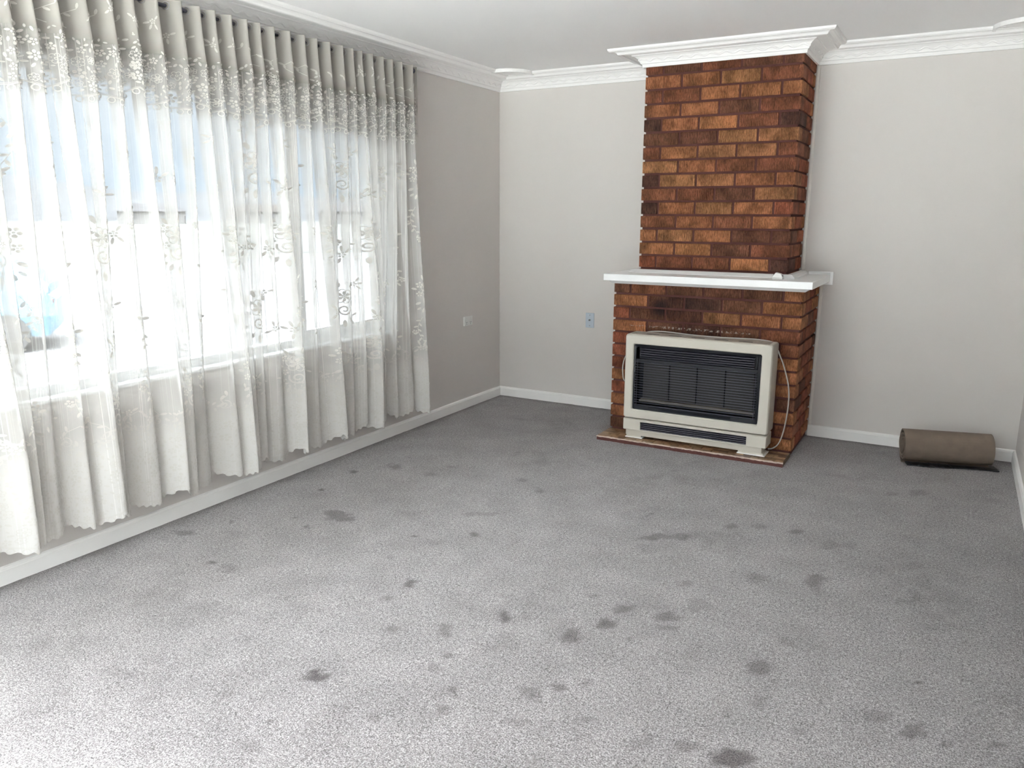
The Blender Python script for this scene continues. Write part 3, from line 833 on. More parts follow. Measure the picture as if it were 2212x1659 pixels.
# ------------------------------------------------------------------ fireplace
fp = empty('fireplace', (1.88, 0, 0))
tag(fp, 'ribbed red-brown brick fireplace with a white mantel shelf and tiled hearth', 'fireplace')
def fpart(name, bm, mt, parent=fp, smooth=False):
    o = obj(name, bm, mt, parent, smooth)
    if parent is fp:
        o.location = Vector(o.location) - Vector(fp.location)
    return o
BL, BH, BD, JT = 0.2325, 0.0745, 0.113, 0.0145
def brick_mesh(length, depth, height, seed, ribs=True):
    """front face (towards -y) carries irregular wire-cut ribs; origin at the front, bottom, left corner"""
    r = random.Random(seed)
    bm = bmesh.new()
    prof = [(0.0, 0.0045)]
    x = 0.004
    prof.append((x, 0.0008))
    while x < length - 0.014:
        wr = r.uniform(0.0028, 0.0054); wg = r.uniform(0.0020, 0.0034)
        dp = r.uniform(0.0040, 0.0075) if ribs else 0.0006
        x1 = min(x + wr, length - 0.008)
        prof.append((x1, r.uniform(0, .0008)))
        prof.append((x1 + .0008, dp))
        prof.append((x1 + .0008 + wg * .6, dp))
        x = x1 + wg
        prof.append((x, r.uniform(0, .0008)))
    prof.append((length - 0.004, 0.0008)); prof.append((length, 0.0045))
    zs = [(0.0, 0.0035), (0.004, 0.0), (height - 0.004, 0.0), (height, 0.0035)]
    rows = [[bm.verts.new((px, py + o, z)) for px, py in prof] for z, o in zs]
    for a, b in zip(rows[:-1], rows[1:]):
        for j in range(len(prof) - 1):
            bm.faces.new((a[j], a[j + 1], b[j + 1], b[j]))
    bl, br = bm.verts.new((0, depth, 0)), bm.verts.new((length, depth, 0))
    tl, tr = bm.verts.new((0, depth, height)), bm.verts.new((length, depth, height))
    bm.faces.new((bl, tl, tr, br))
    bm.faces.new([bl] + [br] + [v for v in reversed(rows[0])])
    bm.faces.new([tl] + [v for v in rows[-1]] + [tr])
    bm.faces.new([bl] + [rw[0] for rw in rows] + [tl])
    bm.faces.new([br] + [tr] + [rw[-1] for rw in reversed(rows)])
    me = bpy.data.meshes.new('brick')
    bmesh.ops.recalc_face_normals(bm, faces=bm.faces)
    bm.to_mesh(me); bm.free()
    me.materials.append(M_brick)
    return me
_bm_cache = {}
def get_brick(length, depth, height, var, ribs=True):
    key = (round(length, 4), round(depth, 4), round(height, 4), var, ribs)
    if key not in _bm_cache:
        _bm_cache[key] = brick_mesh(length, depth, height, hash(key) % 9999, ribs)
    return _bm_cache[key]
PAL = {'B': (0.235, 0.092, 0.052), 'R': (0.260, 0.088, 0.050), 'O': (0.345, 0.145, 0.070), 'T': (0.330, 0.155, 0.074),
       'D': (0.105, 0.051, 0.038), 'K': (0.170, 0.075, 0.047), 'L': (0.40, 0.178, 0.080)}
nb = [0]
def put_brick(x, y, z, length, depth, height, code, ribs=True, rz=0.0):
    nb[0] += 1
    me = get_brick(length, depth, height, nb[0] % 4, ribs)
    o = bpy.data.objects.new('brick', me)
    C.objects.link(o)
    o.parent = fp
    j = random.uniform(-1, 1)
    o.location = Vector((x + random.uniform(-.0008, .0008), y + random.uniform(-.0012, .0012), z + random.uniform(-.0008, .0008))) - Vector(fp.location)
    o.rotation_euler = (0, random.uniform(-.004, .004), rz)
    c = PAL[code]
    k = random.uniform(.9, 1.1)
    o.color = (c[0] * k, c[1] * k * random.uniform(.97, 1.03), c[2] * k, 1)
    return o
def course(x0, x1, yf, z, h, half_first, codes, side_codes, hide=None):
    """one course: front bricks, then the return on the right (and left) side back to the wall"""
    n = round((x1 - x0) / (BL + JT))
    bl = (x1 - x0 - (n - 1) * JT) / n
    hl = (x1 - x0 - (n - 1) * bl - n * JT) / 2
    lens = ([hl] + [bl] * (n - 1) + [hl]) if half_first else [bl] * n
    x = x0
    for i, L in enumerate(lens):
        corner = i in (0, len(lens) - 1)
        dep = BL if (corner and half_first) else BD
        if not (hide and hide[0] < x and x + L < hide[1]):
            put_brick(x, yf, z, L, dep, h, codes[i % len(codes)])
        x += L + JT
    # side returns (smooth stretcher faces)
    for side, xx in ((1, x1), (-1, x0)):
        yb = yf + (BL if half_first else BD) + JT
        k = 0
        while yb < -0.03:
            L = min(BL, -yb - 0.002)
            code = side_codes[k % len(side_codes)]
            if side == 1:
                put_brick(xx, yb, z, L, BD, h, code, False, PI / 2)
            else:
                put_brick(xx, yb + L, z, L, BD, h, code, False, -PI / 2)
            yb += L + JT; k += 1
# upper breast
UP = ['BKBKK', 'OOTB', 'BBOOO', 'OOKB', 'DOLBD', 'KKTT', 'BOTTB', 'TOBB', 'DTTOO', 'BBKT', 'DOTOR', 'BOBO', 'OTOKK', 'OLKB', 'RBBLD', 'BBBB']
UZ0 = 1.146
UP_C = 0.0889
for i, row in enumerate(UP[:15]):
    zb = 2.391 - UP_C * i + JT * .5
    h = UP_C - JT
    if i == 0: h = 0.075
    course(CHX0 + .006, CHX1 - .003, CHY, zb, h, i % 2 == 0, row, random.choice(['RB', 'BK', 'RO', 'KR']))
course(CHX0 + .006, CHX1 - .003, CHY, 1.122, 2.391 - UP_C * 14 - 1.122 - JT * .5, False, UP[15], 'BR')
# lower breast
LX0, LX1, LY = 1.267, 2.497, -0.614
LOW = ['KBKKKO', 'OKDKO', 'RKKTOO', 'OKKKB', 'RBBBBB', 'RBBBO', 'RBBBBO', 'OBBBO', 'RBBBBK', 'OBBBO', 'OBBBBB', 'KBBBO']
LC = 0.0862
for i, row in enumerate(LOW):
    top = 1.0665 - LC * i
    course(LX0, LX1, LY, top - LC + JT * .5, LC - JT, i % 2 == 0, row, random.choice(['RB', 'KR', 'BK', 'RO']), hide=(1.48, 2.34) if i >= 5 else None)
# mortar behind and between the bricks
bm = bmesh.new()
box(bm, CHX0 + .018, CHX1 - .014, CHY + .0125, -0.001, 1.10, HC + .03)
box(bm, LX0 + .012, LX1 - .012, LY + .0125, -0.001, 0.0, 1.065)
fpart('mortar_core', bm, M_mortar)

# hearth with small glazed tiles
hz = 0.029
hearth = fpart('hearth', newbox(1.266, 2.492, -0.838, LY + .02, 0.0, hz - .004), M_grout)
tile_me = {}
TPAL = [(0.24, 0.145, 0.075), (0.30, 0.185, 0.095), (0.19, 0.105, 0.055), (0.125, 0.065, 0.038), (0.33, 0.21, 0.115), (0.26, 0.14, 0.07)]
rr = random.Random(5)
tz = hz - .0045
yy = -0.838
row = 0
ROWH = 0.0365
while yy < LY - 0.004:
    xx = 1.266
    d = min(ROWH, LY - 0.003 - yy)
    while xx < 2.490:
        L = rr.choice([0.049, 0.049, 0.098, 0.0735])
        L = min(L, 2.4915 - xx)
        if L < 0.012:
            break
        key = (round(L, 4), round(d, 4))
        if key not in tile_me:
            b = newbox(0, key[0] - .003, 0, key[1] - .003, 0, 0.006, .0012)
            me = bpy.data.meshes.new('tile'); b.to_mesh(me); b.free(); me.materials.append(M_tile)
            tile_me[key] = me
        o = bpy.data.objects.new('tile', tile_me[key])
        C.objects.link(o); o.parent = hearth
        o.location = (xx + .0015, yy + .0015, tz + rr.uniform(-.0006, .0006))
        c = rr.choice(TPAL); k = rr.uniform(.8, 1.15)
        o.color = (c[0] * k, c[1] * k, c[2] * k, 1)
        xx += L
    yy += ROWH
    row += 1
# broken pale edge along the front of the hearth
bm = bmesh.new()
n = 90
ra = []
for k in range(n + 1):
    x = 1.262 + (2.494 - 1.262) * k / n
    w = .004 + .006 * rr.random() ** 2; z = hz - .001 + .004 * rr.random() ** 3
    ra.append([bm.verts.new((x, -0.838 - w, hz - .009)), bm.verts.new((x, -0.838 - w * .8, z)), bm.verts.new((x, -0.836, z)), bm.verts.new((x, -0.836, hz - .009))])
for a, b in zip(ra[:-1], ra[1:]):
    for j in range(4):
        bm.faces.new((a[j], a[(j + 1) % 4], b[(j + 1) % 4], b[j]))
obj('chipped_edge', bm, M_chip, hearth)
bm = bmesh.new()
ra = []
for k in range(61):
    x = 1.266 + (2.493 - 1.266) * k / 60
    w = .004 + .005 * rr.random()
    ra.append([bm.verts.new((x, -0.8385 - w, -.001)), bm.verts.new((x, -0.8385 - w * .8, hz - .008)), bm.verts.new((x, -0.836, hz - .008)), bm.verts.new((x, -0.836, -.001))])
for a, b in zip(ra[:-1], ra[1:]):
    for j in range(4):
        bm.faces.new((a[j], a[(j + 1) % 4], b[(j + 1) % 4], b[j]))
obj('stained_edge', bm, M_mortar, hearth)

# mantel shelf
mant = fpart('mantel_shelf', newbox(1.231, 2.561, -0.72, 0.0, 1.073, 1.1175, .0025, 2), M_mantel)
bm = bmesh.new()
# bed mould under the shelf: sloping strip on three sides
pth = [(LX0 - .004, -.002), (LX0 - .004, LY - .004), (LX1 + .004, LY - .004), (LX1 + .004, -.002)]
sweep(bm, pth, [(0.0, 1.048), (0.006, 1.048), (0.026, 1.066), (0.032, 1.0735), (0.0, 1.0735)])
obj('bed_mould', bm, M_mantel, mant)
bm = bmesh.new()
# bevelled board around the foot of the upper brickwork
pth = [(CHX0 + .004, -.002), (CHX0 + .004, CHY - .002), (CHX1 - .002, CHY - .002), (CHX1 - .002, -.002)]
sweep(bm, pth, [(0.0, 1.117), (0.050, 1.117), (0.050, 1.123), (0.030, 1.139), (0.0, 1.140)])
obj('raised_board', bm, M_mantel, mant)
obj('wall_batten', newbox(2.424, 2.578, -0.022, -.0005, 1.050, 1.137, .002), M_mantel, mant)
bm = bmesh.new()
box(bm, 2.424, 2.561, -0.034, -.022, 1.1175, 1.134, .002)
obj('end_bead', bm, M_mantel, mant)
for o in [c for c in mant.children]:
    o.location = Vector(o.location)

# small white bracket left lying on the mantel
dv = empty('plastic_bracket', (2.337, -0.60, 1.1182))
tag(dv, 'small white chamfered plastic bracket lying on the right end of the mantel shelf', 'bracket')
bm = bmesh.new()
hx, hy = 0.031, 0.024
v = [bm.verts.new(p) for p in ((-hx, -hy, 0), (hx, -hy, 0), (hx, hy, 0), (-hx, hy, 0), (-.012, -hy * .8, .042), (.020, -hy * .8, .034), (.020, hy * .8, .034), (-.012, hy * .8, .042), (-hx, -hy, .014), (hx, -hy, .012), (hx, hy, .012), (-hx, hy, .014))]
for f in ((0, 3, 2, 1), (4, 5, 6, 7), (0, 1, 9, 8), (1, 2, 10, 9), (2, 3, 11, 10), (3, 0, 8, 11), (8, 9, 5, 4), (9, 10, 6, 5), (10, 11, 7, 6), (11, 8, 4, 7)):
    bm.faces.new([v[i] for i in f])
bmesh.ops.bevel(bm, geom=list(bm.edges), offset=.0015, segments=1, affect='EDGES')
obj('body', bm, M_plastic, dv)
s = obj('slot', newbox(-.004, .004, -.008, .008, -.001, .001), M_dark, dv); s.location = (.0285, -.004, .022); s.rotation_euler = (0, 1.1, 0)
s2 = obj('slot', s.data, None, dv); s2.location = (-.022, -.010, .030); s2.rotation_euler = (0, -1.0, 0)

# ------------------------------------------------------------------ gas heater
ht = empty('gas_heater', (1.909, -0.72, hz + .0015))
tag(ht, 'beige gas space heater with black barred front standing on the tiled hearth', 'heater')
def hp(name, bm, mt, parent=None, smooth=False):
    o = obj(name, bm, mt, parent or ht, smooth)
    if parent is None:
        o.location = Vector(o.location) - Vector(ht.location)
    return o
def rrect(x0, x1, z0, z1, r, n=5):
    pts = []
    for cx, cz_, a0 in ((x1 - r, z1 - r, 0), (x0 + r, z1 - r, 90), (x0 + r, z0 + r, 180), (x1 - r, z0 + r, 270)):
        for k in range(n + 1):
            a = math.radians(a0 + 90 * k / n)
            pts.append((cx + r * math.cos(a), cz_ + r * math.sin(a)))
    return pts
def ring_loft(layers, close_first=False, close_last=False):
    bm = bmesh.new()
    rows = [[bm.verts.new((x, y, z)) for x, z in pts] for pts, y in layers]
    n = len(rows[0])
    for a, b in zip(rows[:-1], rows[1:]):
        for j in range(n):
            bm.faces.new((a[j], a[(j + 1) % n], b[(j + 1) % n], b[j]))
    if close_first: bm.faces.new(rows[0][::-1])
    if close_last: bm.faces.new(rows[-1])
    return bm
HX0, HX1, HYF, HYB = 1.435, 2.381, -0.803, -0.662
GX0, GX1, GZ0, GZ1 = 1.495, 2.315, 0.234, 0.673
Z0m, Z1m = 0.1725, 0.737
bm = ring_loft([(rrect(HX0 + .02, HX1 - .02, Z0m + .003, Z1m - .006, .012), HYB),
                (rrect(HX0 + .002, HX1 - .002, Z0m, Z1m - .002, .014), HYB + .03),
                (rrect(HX0, HX1, Z0m, Z1m, .015), HYF + .018),
                (rrect(HX0 + .002, HX1 - .002, Z0m + .002, Z1m - .002, .015), HYF + .006),
                (rrect(HX0 + .008, HX1 - .008, Z0m + .006, Z1m - .008, .014), HYF),
                (rrect(GX0 - .008, GX1 + .008, GZ0 - .008, GZ1 + .008, .016), HYF + .001),
                (rrect(GX0 - .002, GX1 + .002, GZ0 - .002, GZ1 + .002, .012), HYF + .005),
                (rrect(GX0, GX1, GZ0, GZ1, .011), HYF + .016),
                (rrect(GX0, GX1, GZ0, GZ1, .011), HYB + .01)], True, True)
hp('casing', bm, M_heater, smooth=False)
# lower panel with its slot
LZ0, LZ1 = 0.088, 0.1675
SX0, SX1, SZ0, SZ1 = 1.558, 2.256, 0.0965, 0.150
bm = ring_loft([(rrect(HX0 + .004, HX1 - .004, LZ0, LZ1, .004), HYB + .01),
                (rrect(HX0 + .001, HX1 - .001, LZ0, LZ1, .006), HYF + .010),
                (rrect(HX0 + .005, HX1 - .005, LZ0 + .004, LZ1 - .004, .005), HYF),
                (rrect(SX0 - .002, SX1 + .002, SZ0 - .002, SZ1 + .002, .003), HYF + .0005),
                (rrect(SX0, SX1, SZ0, SZ1, .002), HYF + .003),
                (rrect(SX0, SX1, SZ0, SZ1, .002), HYF + .05)], True, True)
lp = hp('lower_panel', bm, M_heater)
hp('slot_liner', newbox(SX0 - .001, SX1 + .001, HYF + .030, HYF + .034, SZ0, SZ1), M_black)
sl = None
for k in range(4):
    z = SZ0 + (SZ1 - SZ0) * (k + .6) / 4.3
    if sl is None:
        sl = hp('slot_slat', newbox(SX0, SX1, -.012, .008, -.0022, .0022, .0008), M_wire); base = Vector(sl.location)
        o = sl
    else:
        o = sl.copy(); C.objects.link(o)
    o.location = base + Vector((0, HYF + .016, z)); o.rotation_euler = (math.radians(22), 0, 0)
    o.location = Vector((-ht.location.x, HYF + .018 - ht.location.y, z - ht.location.z))
# narrow plinth and feet
hp('plinth', newbox(HX0 + .016, HX1 - .03, HYF + .020, HYB - .01, 0.050, LZ0 + .002, .002), M_heater)
for (a, b) in ((1.450, 1.572), (2.20, 2.372)):
    f = hp('foot', newbox(a, b, -0.788, -0.668, hz + .003, 0.0385, .001), M_white)
    hp('foot_riser', newbox(a + .006, b - .012, -0.780, -0.68, 0.038, 0.0505, .001), M_heater)
# black front: surround, top louvres, radiants, guard
fx = HYF + .012
bm = ring_loft([(rrect(GX0 + .0005, GX1 - .0005, GZ0 + .0005, GZ1 - .0005, .011), fx),
                (rrect(1.508, 2.296, 0.262, 0.655, .008), fx + .002),
                (rrect(1.512, 2.292, 0.266, 0.651, .008), fx + .075)], False, False)
hp('black_surround', bm, M_black)
hp('firebox_back', newbox(1.50, 2.31, fx + .072, fx + .078, 0.24, 0.67), M_black)
lv = None
for k in range(5):
    z = 0.588 + k * 0.0148
    if lv is None:
        lv = hp('louvre_slat', newbox(1.535, 2.272, -.013, .010, -.0016, .0016, .0006), M_wire); o = lv
    else:
        o = lv.copy(); C.objects.link(o)
    o.location = Vector((-ht.location.x, fx + .018 - ht.location.y, z - ht.location.z)); o.rotation_euler = (math.radians(28), 0, 0)
hp('louvre_frame', newbox(1.508, 2.296, fx + .004, fx + .012, 0.556, 0.576, .001), M_black)
hp('louvre_backing', newbox(1.52, 2.285, fx + .034, fx + .038, 0.574, 0.655), M_black)
pw = (2.272 - 1.542) / 4
rp_ = None
for k in range(4):
    if rp_ is None:
        rp_ = hp('radiant_panel', newbox(.003, pw - .003, 0, .012, 0.302, 0.548, .003), M_radiant); o = rp_
    else:
        o = rp_.copy(); C.objects.link(o)
    o.location = Vector((1.542 + k * pw - ht.location.x, fx + .050 - ht.location.y, -ht.location.z))
hp('ember_tray', newbox(1.532, 2.284, fx + .020, fx + .066, 0.286, 0.300, .002), M_tray)
hp('control_flap', newbox(1.61, 2.145, fx - .003, fx + .004, 0.243, 0.2585, .001), M_black)
gw = None
NG = 18
for k in range(NG):
    z = 0.268 + (0.555 - 0.268) * k / (NG - 1)
    if gw is None:
        gb = bmesh.new()
        pts = smooth_path([(1.507, fx + .030, 0), (1.506, fx + .006, 0), (1.516, fx - .003, 0), (1.60, fx - .005, 0), (1.9, fx - .006, 0), (2.20, fx - .005, 0), (2.284, fx - .003, 0), (2.296, fx + .006, 0), (2.296, fx + .030, 0)], 4)
        tube(gb, pts, 0.0019, 6)
        gw = hp('guard_wire', gb, M_wire, smooth=True); o = gw
    else:
        o = gw.copy(); C.objects.link(o)
    o.location = Vector((-ht.location.x, -ht.location.y, z - ht.location.z))
for x in (1.520, 2.286):
    b = bmesh.new(); tube(b, [(x, fx - .001, 0.262), (x, fx - .001, 0.560)], .0015, 6)
    hp('guard_stay', b, M_wire)
# dusty top plate with outlet slots
hp('top_plate', newbox(HX0 + .03, HX1 - .03, HYF + .028, HYB - .004, Z1m - .002, Z1m + .0012), M_dusty)
ts = None
for k in range(5):
    if ts is None:
        ts = hp('outlet_slot', newbox(0, .085, -.006, .006, 0, .0012), M_dark); o = ts
    else:
        o = ts.copy(); C.objects.link(o)
    o.location = Vector((1.56 + k * .15 - ht.location.x, HYF + .055 - ht.location.y, Z1m + .0008 - ht.location.z))
# cord: over the top, down the right side
cb = bmesh.new()
tube(cb, smooth_path([(1.47, -0.652, .640), (1.50, -0.655, .715), (1.537, -0.66, .738), (1.599, -0.664, .7475), (1.68, -0.664, .749), (1.85, -0.666, .742), (2.02, -0.668, .741), (2.18, -0.668, .7455), (2.274, -0.666, .745), (2.345, -0.660, .735), (2.372, -0.648, .70),
                      (2.395, -0.648, .650), (2.423, -0.648, .585), (2.459, -0.648, .459), (2.465, -0.648, .336), (2.452, -0.648, .194), (2.428, -0.648, .098), (2.395, -0.655, .060), (2.365, -0.66, .052)], 6), 0.0042, 8)
hp('power_cord', cb, M_cord, smooth=True)
cb = bmesh.new()
tube(cb, smooth_path([(1.46, -0.645, .60), (1.41, -0.645, .585), (1.378, -0.645, .555), (1.362, -0.645, .50), (1.362, -0.645, .44), (1.378, -0.645, .385), (1.45, -0.645, .36)], 6), 0.004, 8)
hp('gas_hose', cb, M_cord, smooth=True)

# ------------------------------------------------------------------ wall plates
gp = empty('power_outlet', (0, -0.498, 0.690))
tag(gp, 'white double power point on the window wall near the room corner', 'power outlet')
def at_gp(o, x, y, z): o.location = (x, y, z); return o
obj('plate', newbox(0.0005, 0.011, -.060, .060, -.037, .037, .003, 2), M_plastic, gp)
for s in (-1, 1):
    a = obj('switch', newbox(0.0105, .0155, -.006, .006, -.010, .010, .0015), M_plastic, gp); a.location = (0, s * .028, .018)
    d = obj('socket', newbox(0.0105, .0118, -.016, .016, -.015, .013, .003), M_plastic, gp); d.location = (0, s * .028, -.014)
    for (yy_, zz_, rot) in ((-.006, .004, .5), (.006, .004, -.5), (0, -.008, 0)):
        h_ = obj('pin_hole', newbox(-.0004, .0004, -.0013, .0013, -.0045, .0045), M_dark, d)
        h_.location = (.0120, yy_, zz_); h_.rotation_euler = (rot, 0, 0)
tv = empty('aerial_socket', (0.824, 0, 0.6935))
tag(tv, 'blue-grey aerial wall plate on the back wall left of the fireplace', 'wall plate')
obj('plate', newbox(-.036, .036, -.009, -.0005, -.058, .058, .0035, 2), M_bluegrey, tv)
for z in (-.042, .042):
    b = bmesh.new()
    bmesh.ops.create_cone(b, cap_ends=True, segments=12, radius1=.0042, radius2=.0036, depth=.003, matrix=Matrix.Translation((0, -.0098, z)) @ Matrix.Rotation(PI / 2, 4, 'X'))
    obj('screw', b, M_screw, tv)
b = bmesh.new()
bmesh.ops.create_cone(b, cap_ends=True, segments=20, radius1=.0075, radius2=.0065, depth=.012, matrix=Matrix.Translation((0, -.014, 0.003)) @ Matrix.Rotation(PI / 2, 4, 'X'))
cx_ = obj('connector', b, M_screw, tv)
b = bmesh.new()
bmesh.ops.create_cone(b, cap_ends=True, segments=14, radius1=.0038, radius2=.0038, depth=.002, matrix=Matrix.Translation((0, -.0205, 0.003)) @ Matrix.Rotation(PI / 2, 4, 'X'))
obj('bore', b, M_dark, cx_)

# ------------------------------------------------------------------ rolled floor covering
M_roll = paint('brown_underlay', (0.195, 0.152, 0.118), 0.85, 0.2, 18, 0.5, 300)
M_rollin = paint('roll_inner_face', (0.10, 0.08, 0.065), 0.9, 0.3, 25, 0.4, 200)
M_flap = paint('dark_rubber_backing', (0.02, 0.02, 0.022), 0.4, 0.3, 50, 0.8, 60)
RL, RR_ = 0.49, 0.112
ru = empty('carpet_roll', (3.110, -0.340, 0.0))
ang = math.radians(14.5)
ru.rotation_euler = (0, 0, ang)
tag(ru, 'rolled-up offcut of brown floor covering lying by the back wall', 'carpet roll')
# spiral cross-section (local y depth, z up), thick sheet
def spiral(t):           # t 0 outer .. 1 inner
    turns = 3.1
    a = math.radians(-100) - t * turns * 2 * PI * -1
    r = RR_ - .005 - t * .072 + .004 * math.sin(3 * a + 1) * (0.4 + t)
    sq = 1.0
    return (r * math.cos(a) * 0.97, RR_ + r * math.sin(a) * sq)
bm = bmesh.new()
NS = 120
pts = [spiral(k / NS) for k in range(NS + 1)]
th = 0.0048
def offset_pts(pts, d):
    out = []
    for i, p in enumerate(pts):
        a = pts[max(i - 1, 0)]; b = pts[min(i + 1, len(pts) - 1)]
        dx, dy = b[0] - a[0], b[1] - a[1]; l = math.hypot(dx, dy)
        out.append((p[0] - dy / l * d, p[1] + dx / l * d))
    return out
po, pi_ = offset_pts(pts, -th), offset_pts(pts, th)
xs = [0, .004, .10, .102, .104, .25, RL - .004, RL]
rows = []
for x in xs:
    sh = -0.0008 if x == .102 else 0
    rows.append(([bm.verts.new((x + .004 * math.sin(i * .21), q[0] * (1 + sh * 8), q[1] + (0 if x else 0))) for i, q in enumerate(po)], [bm.verts.new((x + .004 * math.sin(i * .21), q[0], q[1])) for i, q in enumerate(pi_)]))
for (a0, a1), (b0, b1) in zip(rows[:-1], rows[1:]):
    for j in range(NS):
        bm.faces.new((a0[j], a0[j + 1], b0[j + 1], b0[j]))
        bm.faces.new((a1[j], b1[j], b1[j + 1], a1[j + 1]))
    for j in (0, NS):
        bm.faces.new((a0[j], b0[j], b1[j], a1[j]))
for r_ in (rows[0], rows[-1]):
    for j in range(NS):
        bm.faces.new((r_[0][j], r_[0][j + 1], r_[1][j + 1], r_[1][j]))
obj('rolled_sheet', bm, M_roll, ru)
# dark flattened tail lying on the carpet
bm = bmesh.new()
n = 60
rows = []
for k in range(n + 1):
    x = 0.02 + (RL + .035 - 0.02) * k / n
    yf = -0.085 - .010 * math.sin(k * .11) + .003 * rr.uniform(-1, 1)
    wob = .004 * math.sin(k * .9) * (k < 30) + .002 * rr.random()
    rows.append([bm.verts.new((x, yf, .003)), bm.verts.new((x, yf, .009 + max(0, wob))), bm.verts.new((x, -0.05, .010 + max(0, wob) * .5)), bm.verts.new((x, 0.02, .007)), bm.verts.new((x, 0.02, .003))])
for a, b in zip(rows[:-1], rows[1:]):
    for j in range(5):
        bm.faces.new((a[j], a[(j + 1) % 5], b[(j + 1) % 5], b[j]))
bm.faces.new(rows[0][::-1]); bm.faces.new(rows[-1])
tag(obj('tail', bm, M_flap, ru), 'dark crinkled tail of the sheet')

# ------------------------------------------------------------------ curtain rod
ZR, DR = 2.406, 0.098
CY1, CY0 = -1.275, -4.90
rod = empty('curtain_rod', (DR, CY1, ZR))
tag(rod, 'dark metal curtain rod under the cornice of the window wall', 'curtain rod')
b = bmesh.new(); tube(b, [(0, -0.02, 0), (0, CY0 - CY1 - .05, 0)], 0.0085, 14)
obj('tube', b, M_rod, rod, smooth=True)
b = bmesh.new(); tube(b, smooth_path([(0, -.021, 0), (0, -.012, 0), (0, 0.004, 0), (0, .013, 0), (0, .018, 0)], 4), [.010] * 4 + [.012] * 4 + [.0155] * 4 + [.014] * 4 + [.005], 16)
obj('finial', b, M_rod, rod, smooth=True)
for yb in (-.035, -1.75, CY0 - CY1 + .02):
    b = bmesh.new()
    box(b, -DR + .0005, -DR + .006, yb - .012, yb + .012, -.03, .03, .002)
    tube(b, [(-DR + .005, yb, 0), (-.012, yb, 0)], .005, 8)
    tube(b, [(-.001, yb - .006, 0), (-.001, yb + .006, 0)], .0125, 14)
    obj('bracket', b, M_rod, rod)

# ------------------------------------------------------------------ lace curtain
LT = CY1 - CY0                      # run along the rod
# measured fold positions along the rod -> eyelet wave phase
_w = [0.045]
while _w[-1] < LT + .2:
    _w.append(_w[-1] + 0.096 + 0.014 * math.sin(len(_w) * 1.7) + 0.008 * math.sin(len(_w) * .63 + 1) + (0.012 if _w[-1] > 1.6 else 0))
_w = np.array([-.055] + _w)
def phase1(t): return np.interp(t, _w, np.arange(len(_w)) * 2 * PI)
# positions of the big lower folds (distance from the right end)
_b = np.array([-.32, 0.075, 0.555, 0.93, 1.22, 1.62, 2.01, 2.39, 2.75, 3.12, 3.50, 3.9])
def phase2(t): return np.interp(t, _b, np.arange(len(_b)) * 2 * PI)
def sstep(a, b, x):
    k = np.clip((x - a) / (b - a), 0, 1); return k * k * (3 - 2 * k)
def cloth(t, z):
    """material point (t along rod, height z) -> room coordinates"""
    t = np.asarray(t, float); z = np.asarray(z, float)
    lo = 1 - sstep(0.15, 2.30, z)              # 0 at the rod, 1 at the hem
    p1, p2 = phase1(t), phase2(t)
    sel = 0.5 + 0.5 * np.sin(0.5 * p1 + 0.37 * p2 + 1.0)          # some small folds die out, some carry on
    a1 = 0.046 * (1 - lo) ** .8 + lo * (0.012 + 0.020 * sel)
    a2 = 0.038 * lo ** 1.1
    shape2 = np.cos(p2) + 0.28 * np.cos(2 * p2 + .6)
    d = DR + 0.018 * lo + a1 * np.sin(p1 + 0.5 * lo * np.sin(p2)) + a2 * shape2
    d = d + 0.006 * lo * np.sin(9 * t + 3 * z)
    d = 0.026 + np.sqrt((d - 0.026) ** 2 + 0.0004) * 0.5 + (d - 0.026) * 0.5      # never through the wall
    sway = lo * (0.020 * np.sin(p2 + 1.2) + 0.010 * np.sin(p1 * .5 + 2.0)) 
    # the right selvedge hangs a little inwards
    lean = (0.27 + 0.37 * sstep(0.0, 0.30, ZR - z) - 0.15 * lo) * (d - DR) * np.clip(t / .12, 0, 1)
    y = CY1 - t + lean + sway * np.clip(t / .15, 0, 1) + 0.02 * lo * np.clip(1 - t / .2, 0, 1)
    return np.stack([d, y, z], -1)
SC = 0.158                                   # scallop width along t
def hem(t, z0, deep):
    u = (t / SC) % 1.0
    v = (t / 0.0155) % 1.0
    return z0 + deep * (2 * u - 1) ** 2 + 0.0085 * (2 * v - 1) ** 2
ZT = 2.4285
def hem_c(t): return hem(t, 0.150, 0.048)
def hem_v(t): return hem(t, 1.945, 0.066)

def sheet(name, t0, t1, dt, nz, ztop, hemf, off, mt, parent, zpow=1.0):
    t = np.arange(t0, t1 + 1e-9, dt)
    v = np.linspace(0, 1, nz) ** zpow
    zb = hemf(t)
    Z = zb[None, :] + (ztop - zb)[None, :] * v[:, None]
    Tt = np.broadcast_to(t, Z.shape)
    P = cloth(Tt, Z); P[..., 0] += off
    n = len(t)
    idx = np.arange(n * nz).reshape(nz, n)
    F = np.stack([idx[:-1, :-1], idx[:-1, 1:], idx[1:, 1:], idx[1:, :-1]], -1).reshape(-1, 4)
    me = bpy.data.meshes.new(name)
    me.from_pydata(P.reshape(-1, 3).tolist(), [], F.tolist())
    uv = me.uv_layers.new(name='UVMap')
    co = np.stack([Tt, Z], -1).reshape(-1, 2)
    uv.data.foreach_set('uv', co[F.reshape(-1)].reshape(-1).astype(np.float32))
    return obj(name, me, mt, parent, smooth=True)
cur = empty('lace_curtain', (0, 0, 0))
tag(cur, 'white floral lace curtain on eyelets hanging across the wide window', 'curtain')
sheet('sheer_panel', 0.0, LT, 0.0032, 60, ZT, hem_c, 0.0, M_sheer, cur)
VT0 = -0.012
sheet('valance', VT0, LT, 0.0032, 26, ZT, hem_v, 0.0045, M_valance, cur)

